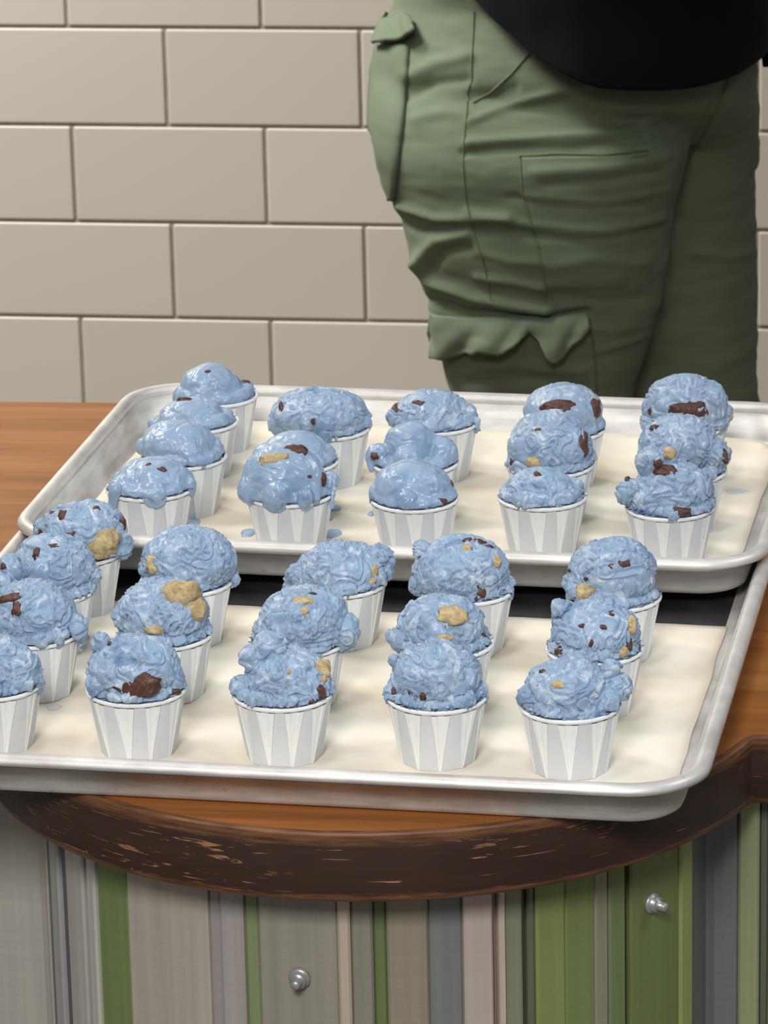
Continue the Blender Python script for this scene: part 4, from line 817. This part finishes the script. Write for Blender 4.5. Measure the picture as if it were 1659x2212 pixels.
nk = limb([((-0.300, 3.49, 1.43), (0.05, 0.05)), ((-0.285, 3.48, 1.49), (0.05, 0.052))], V, E, R, sp)
hd = limb([((-0.280, 3.475, 1.545), (0.072, 0.082)), ((-0.278, 3.473, 1.62), (0.078, 0.095)), ((-0.28, 3.475, 1.68), (0.058, 0.07))], V, E, R, nk)
limb([((-0.368, 3.475, 0.82), 0.050), ((-0.372, 3.45, 0.70), 0.055), ((-0.372, 3.45, 0.50), 0.050), ((-0.375, 3.46, 0.32), 0.046), ((-0.378, 3.47, 0.09), 0.032), ((-0.33, 3.42, 0.045), 0.030), ((-0.27, 3.39, 0.035), 0.024)], V, E, R, 0)
limb([((-0.285, 3.55, 0.82), 0.050), ((-0.262, 3.565, 0.70), 0.055), ((-0.258, 3.565, 0.50), 0.050), ((-0.256, 3.57, 0.32), 0.046), ((-0.256, 3.585, 0.09), 0.032), ((-0.205, 3.56, 0.045), 0.030), ((-0.15, 3.535, 0.035), 0.024)], V, E, R, 0)
for sx, sy, ex, ey in ((-0.40, 3.42, -0.36, 3.36), (-0.20, 3.57, -0.13, 3.60)):
    wr = limb([((sx, sy, 1.345), 0.048), ((sx - .02, sy - .02, 1.22), 0.042), ((ex, ey, 1.10), 0.036), ((ex + .12, ey - .06, 1.10), 0.032), ((ex + .20, ey - .09, 1.12), 0.024)], V, E, R, sp)
    pm = limb([((ex + .245, ey - .105, 1.125), 0.027)], V, E, R, wr)
    for q, ln in enumerate((0.030, 0.036, 0.033, 0.025)):
        z0 = 1.150 - q * 0.019
        limb([((ex + .275, ey - .118, z0), 0.0085), ((ex + .275 + ln, ey - .128, z0 - .004), 0.008), ((ex + .272 + 1.5 * ln, ey - .126, z0 - .022), 0.0072)], V, E, R, pm)
    limb([((ex + .235, ey - .135, 1.135), 0.0105), ((ex + .262, ey - .158, 1.138), 0.009), ((ex + .29, ey - .165, 1.13), 0.008)], V, E, R, pm)
me = skin_body('person', V, E, R, SKIN)
co, no = get_arrays(me)                                # a face turned to the right and down
def dent(c, s_, amp, dr):
    d_ = np.linalg.norm((co - np.array(c)) / np.array(s_), axis=1); co[:] += np.exp(-d_ ** 2)[:, None] * amp * np.array(dr)
fx = np.array((0.80, -0.6, 0)); sdv = np.array((0.6, 0.80, 0)); hc = np.array((-0.279, 3.474, 1.60))
dent(hc + fx * 0.085 + np.array((0, 0, -0.005)), (.014, .014, .026), 0.024, fx)
for s_ in (-1, 1):
    dent(hc + fx * 0.078 + sdv * 0.03 * s_ + np.array((0, 0, .022)), (.016, .016, .012), -0.008, fx)
    dent(hc + sdv * 0.078 * s_, (.012, .012, .028), 0.014, sdv * s_)
dent(hc + fx * 0.08 + np.array((0, 0, -0.045)), (.022, .022, .007), 0.007, fx)
set_co(me, co)
person = link('person', me, SKIN)
tag(person, 'person in olive cargo trousers and black top standing sideways behind the counter', 'person')
# hair
hv = ICO3 * np.array((.092, .092, .10)) + hc + np.array((-.012, .010, .035))
keep = (hv - hc) @ fx < 0.045 + 0.3 * np.maximum(0, hv[:, 2] - 1.655)
hv = hv * 1.0; bm = bmesh.new(); vs = [bm.verts.new(tuple(p)) for p in hv]
for f in ICO3F:
    if all(keep[i] for i in f): bm.faces.new([vs[i] for i in f])
bmesh.ops.delete(bm, geom=[v_ for v_ in bm.verts if not v_.link_faces], context='VERTS')
mh = bpy.data.meshes.new('hair'); bm.to_mesh(mh); bm.free(); h = link('hair', mh, HAIR, person)
md = h.modifiers.new('t', 'SOLIDIFY'); md.thickness = 0.012
# shoes
for x, y in ((-0.325, 3.425), (-0.207, 3.565)):
    P = ICO3.copy(); P[:, 2] = np.where(P[:, 2] < 0, P[:, 2] * 0.55, P[:, 2]); P *= np.array((.125, .044, .07))
    P[:, 2] *= np.where(P[:, 0] > 0, 1 - 0.45 * np.clip(P[:, 0] / .125, 0, 1), 1); P[:, 2] += 0.0385
    ca, sa = math.cos(-.45), math.sin(-.45)
    P = np.stack([x + ca * P[:, 0] - sa * P[:, 1], y + sa * P[:, 0] + ca * P[:, 1], P[:, 2]], 1)
    link('shoe', mesh('shoe', P, [list(f) for f in ICO3F]), SHOE, person)

# trousers: hips and two legs lofted, fused, then creased
def loft(rows, n=56, p=2.3):
    V = []; F = []
    for z, x, rx, y, ry in rows:
        for k in range(n):
            t = 2 * math.pi * k / n; c, s_ = math.cos(t), math.sin(t)
            V.append((x + rx * math.copysign(abs(c) ** (2 / p), c), y + ry * math.copysign(abs(s_) ** (2 / p), s_), z))
    for j in range(len(rows) - 1):
        for k in range(n): F.append((j * n + k, j * n + (k + 1) % n, (j + 1) * n + (k + 1) % n, (j + 1) * n + k))
    F.append(tuple(range(n))); F.append(tuple(range((len(rows) - 1) * n, len(rows) * n))[::-1])
    return V, F
def cr(rows, m_=4):                                     # smooth the profile between the measured rows
    a = np.array(rows); out = []
    for k in range(len(a) - 1):
        p0, p1, p2, p3 = a[max(k - 1, 0)], a[k], a[k + 1], a[min(k + 2, len(a) - 1)]
        for q in range(m_):
            t = q / m_; out.append(0.5 * (2 * p1 + (p2 - p0) * t + (2 * p0 - 5 * p1 + 4 * p2 - p3) * t * t + (3 * p1 - p0 - 3 * p2 + p3) * t ** 3))
    out.append(a[-1]); return [tuple(r) for r in out]
sst = lambda z: float(sstep(np.array(z), 0.91, 0.82))
hipr = [(z, x, rx, 3.50 + 0.045 * sst(z), 0.105 + 0.030 * min(1, max(0, (0.97 - z) / 0.06)) - 0.06 * sst(z)) for z, x, rx in HIP if z > 0.81]
la = [(0.945, -0.385, 0.105, 3.515, 0.075), (0.925, -0.385, 0.118, 3.495, 0.09), (0.90, -0.3835, 0.1285, 3.468, 0.105)] + [(z, x, rx, 3.445, min(0.105, rx * 0.92)) for z, x, rx in LEG_A] + [(0.055, -0.372, 0.050, 3.455, 0.06)]
lb = [(z, x, rx, 3.56, min(0.10, rx * 1.05)) for z, x, rx in LEG_B]
lb = [(0.90, -0.2835, 0.0880, 3.545, 0.075), (0.865, -0.282, 0.0935, 3.555, 0.092)] + lb
VV = []; FF = []
for rows in (hipr, la, lb):
    v_, f_ = loft(cr(rows)); k = len(VV); VV += v_; FF += [[i + k for i in q] for q in f_]
me = remesh(np.array(VV), FF, 0.0030, 8)
co, no = get_arrays(me)
q_ = co * np.array((7, 7, 24)); amp = 0.0022 * fbm(q_ + 3, 3) + 0.0011 * fbm(co * np.array((16, 16, 60)) + 9, 3)
def seg_dist(P, pts):
    d = np.full(len(P), 9.0)
    for (x0, z0), (x1, z1) in zip(pts[:-1], pts[1:]):
        a = np.array((x0, z0)); b = np.array((x1, z1)) - a
        t = np.clip(((P - a) @ b) / (b @ b), 0, 1); d = np.minimum(d, np.linalg.norm(P - a - t[:, None] * b, axis=1))
    return d
facing = np.clip(-no[:, 1] * 2.0 + 0.25, 0, 1)
# the crease data were measured on the plane y = 3.42 as seen from the camera's side; project the vertices the same way
kk = (3.42 - CAM.y) / (co[:, 1] - CAM.y)
PP = np.stack([CAM.x + (co[:, 0] - CAM.x) * kk, CAM.z + (co[:, 2] - CAM.z) * kk], 1)
PPr = co[:, [0, 2]]
for pts, sg, am in FOLDS:
    d = seg_dist(PP, pts); amp = amp + facing * am * np.exp(-(d / sg) ** 2)
set_co(me, co + no * amp[:, None])
trou = link('trousers', me, OLIVE, person); trou['label'] = 'olive green cotton cargo trousers'
bv = BVHTree.FromPolygons([v_.co for v_ in me.vertices], [p_.vertices[:] for p_ in me.polygons])
def drop(x, z, lift=0.0):                               # from the measuring plane onto the cloth
    P = Vector((x, 3.42, z)); dr = (P - CAM).normalized(); hit, nr, _, _ = bv.ray_cast(P - dr * 0.6, dr)
    if hit is None:
        hit, nr, _, _ = bv.find_nearest(Vector((x, 3.47, z)))
        hit = Vector((x * 0.6 + hit.x * 0.4, hit.y, z))
    if nr.y > 0.3: nr = -nr
    return hit + nr * lift, nr
def dense(pts, n):
    a = np.array(pts); s_ = np.concatenate([[0], np.cumsum(np.linalg.norm(np.diff(a, axis=0), axis=1))])
    t = np.linspace(0, s_[-1], n); return np.stack([np.interp(t, s_, a[:, 0]), np.interp(t, s_, a[:, 1])], 1)
def tube(path, r, n=6):
    V = []; F = []; P = np.array([p[:] for p in path])
    for k in range(len(P)):
        t = P[min(k + 1, len(P) - 1)] - P[max(k - 1, 0)]; t /= np.linalg.norm(t) + 1e-9
        a = np.cross(t, (0, 1, 0.2)); a /= np.linalg.norm(a) + 1e-9; b = np.cross(t, a)
        for j in range(n):
            q = 2 * math.pi * j / n; V.append(P[k] + r * (math.cos(q) * a + math.sin(q) * b))
    for k in range(len(P) - 1):
        for j in range(n): F.append((k * n + j, k * n + (j + 1) % n, (k + 1) * n + (j + 1) % n, (k + 1) * n + j))
    F.append(tuple(range(n))); F.append(tuple(range((len(P) - 1) * n, len(P) * n))[::-1])
    return mesh('seam', V, F)
for pts, r in SEAMS:
    pth = [drop(x, z, 0.0002)[0] for x, z in dense(pts, 40)]
    link('seam', tube(pth, r * 0.9), SEAM, trou)
def patch(name, c0, c1, liftf, mat, n=48, m_=14, thick=0.0022, wav=None):
    A = dense(c0, n); B = dense(c1, n); V = []; F = []
    for k in range(n):
        for j in range(m_):
            t = j / (m_ - 1); x, z = A[k] * (1 - t) + B[k] * t
            p, nr = drop(x, z, 0.0); u = k / (n - 1)
            V.append(p + (nr * 0.6 + Vector((0, -0.4, 0))) * liftf(u, t))
    V = np.array([v_[:] for v_ in V]).reshape(n, m_, 3)
    for _ in range(2):
        V[1:-1, 1:-1] = 0.5 * V[1:-1, 1:-1] + 0.125 * (V[:-2, 1:-1] + V[2:, 1:-1] + V[1:-1, :-2] + V[1:-1, 2:])
    V = V.reshape(-1, 3)
    for k in range(n - 1):
        for j in range(m_ - 1): q = k * m_ + j; F.append((q, q + 1, q + m_ + 1, q + m_))
    o = link(name, mesh(name, V, F), mat, trou); md = o.modifiers.new('t', 'SOLIDIFY'); md.thickness = thick; md.offset = 0.0
    return o
patch('pocket_flap', FLAP_TOP, FLAP_BOT, lambda u, t: 0.003 + 0.011 * t + 0.005 * t * math.sin(u * 17 + 1) + 0.003 * math.sin(t * 5 + u * 30) * t, OLIVE, 64, 14, 0.003)
patch('pocket', POCKET_L, POCKET_R, lambda u, t: 0.0012 + 0.0035 * min(1, t * 6) * min(1, (1 - t) * 10) , OLIVE, 40, 14, 0.002)
patch('pocket_flap', BFLAP_TOP, BFLAP_BOT, lambda u, t: 0.004 + 0.010 * t + 0.003 * math.sin(u * 9), OLIVE, 30, 10, 0.003)
patch('pocket', CARGO_L, CARGO_R, lambda u, t: 0.0006 - 0.005 * float(sstep(np.array(t), 0.75, 1.0)) - 0.006 * float(sstep(np.array(u), 0.88, 1.0)), OLIVE, 60, 40, 0.0008)
bm = bmesh.new(); ring_lathe(bm, [(0.0005, 0), (0.0065, 0), (0.007, 0.0012), (0.0055, 0.0028), (0.003, 0.003)], 16)
mb = bpy.data.meshes.new('button'); bm.to_mesh(mb); bm.free(); b = link('button', mb, BUTTON_M, trou)
p, nr = drop(*BUTTON[0]); b.location = p; b.rotation_euler = Vector((-1, -0.3, 0)).to_track_quat('Z', 'Y').to_euler()

# black top with a dipping hem
n = 96; V = []; F = []
rings = []
hx, hz = -0.3031, 0.9555
def hem(t): return (hx + 0.1335 * math.cos(t), 3.488 + 0.158 * math.sin(t), hz - 0.0175 * math.cos(t) + 0.026 * math.sin(t) + 0.05 * max(0.0, -math.cos(t)) ** 1.3)
for zz, k in ((0.0, 0.0), (0.006, 0.02), (0.02, 0.06), (0.04, 0.14), (0.06, 0.22), (0.08, 0.3), (0.10, 0.38), (0.13, 0.5), (0.16, 0.62), (0.19, 0.74), (0.22, 0.85), (0.26, 1.0)):
    ring = []
    for q in range(n):
        t = 2 * math.pi * q / n; x, y, z = hem(t); w = k
        x2, y2 = -0.318 + 0.142 * math.cos(t), 3.49 + 0.118 * math.sin(t); z2 = 0.96 + zz
        ring.append((x * (1 - w) + x2 * w, y * (1 - w) + y2 * w, (z + zz) * (1 - w) + z2 * w))
    rings.append(ring)
for zz, cx_, rx_, ry_ in ((1.27, -0.31, 0.15, 0.115), (1.33, -0.305, 0.15, 0.105), (1.38, -0.302, 0.125, 0.085), (1.415, -0.30, 0.085, 0.07), (1.44, -0.30, 0.062, 0.062)):
    rings.append([(cx_ + rx_ * math.cos(2 * math.pi * q / n), 3.49 + ry_ * math.sin(2 * math.pi * q / n), zz) for q in range(n)])
for r_ in rings: V += r_
for j in range(len(rings) - 1):
    for q in range(n): F.append((j * n + q, j * n + (q + 1) % n, (j + 1) * n + (q + 1) % n, (j + 1) * n + q))
V = np.array(V); me = mesh('shirt', V, F); co, no = get_arrays(me)
w = 0.0065 * noise(np.stack([co[:, 0] * 9 + co[:, 2] * 22, co[:, 1] * 6, co[:, 2] * 14 - co[:, 0] * 8], 1)) + 0.002 * fbm(co * 30, 2)
set_co(me, co + no * w[:, None])
sh = link('shirt', me, BLACK, person); sh['label'] = 'black jersey top'
md = sh.modifiers.new('t', 'SOLIDIFY'); md.thickness = 0.003; md.offset = 1
md = sh.modifiers.new('s', 'SUBSURF'); md.levels = 1; md.render_levels = 1
for sx, sy, ex, ey in ((-0.40, 3.42, -0.36, 3.36), (-0.20, 3.57, -0.13, 3.60)):
    vv = [(sx + .05, sy + .01, 1.36), (sx, sy, 1.335), (sx - .02, sy - .02, 1.22), (ex, ey, 1.10), (ex + .10, ey - .05, 1.10)]
    link('sleeve', skin_body('sleeve', vv, [(0, 1), (1, 2), (2, 3), (3, 4)], [0.06, 0.060, 0.053, 0.047, 0.040], BLACK), BLACK, sh)
pth = [Vector((x, 3.47, z)) for x, z in dense([(STRAP[0][0] + .004, STRAP[0][1] + .01)] + [tuple(p) for p in STRAP], 12)]
st = link('strap', tube(pth, 0.0045, 8), BLACK, person); st['label'] = 'dark strap hanging at the hip'
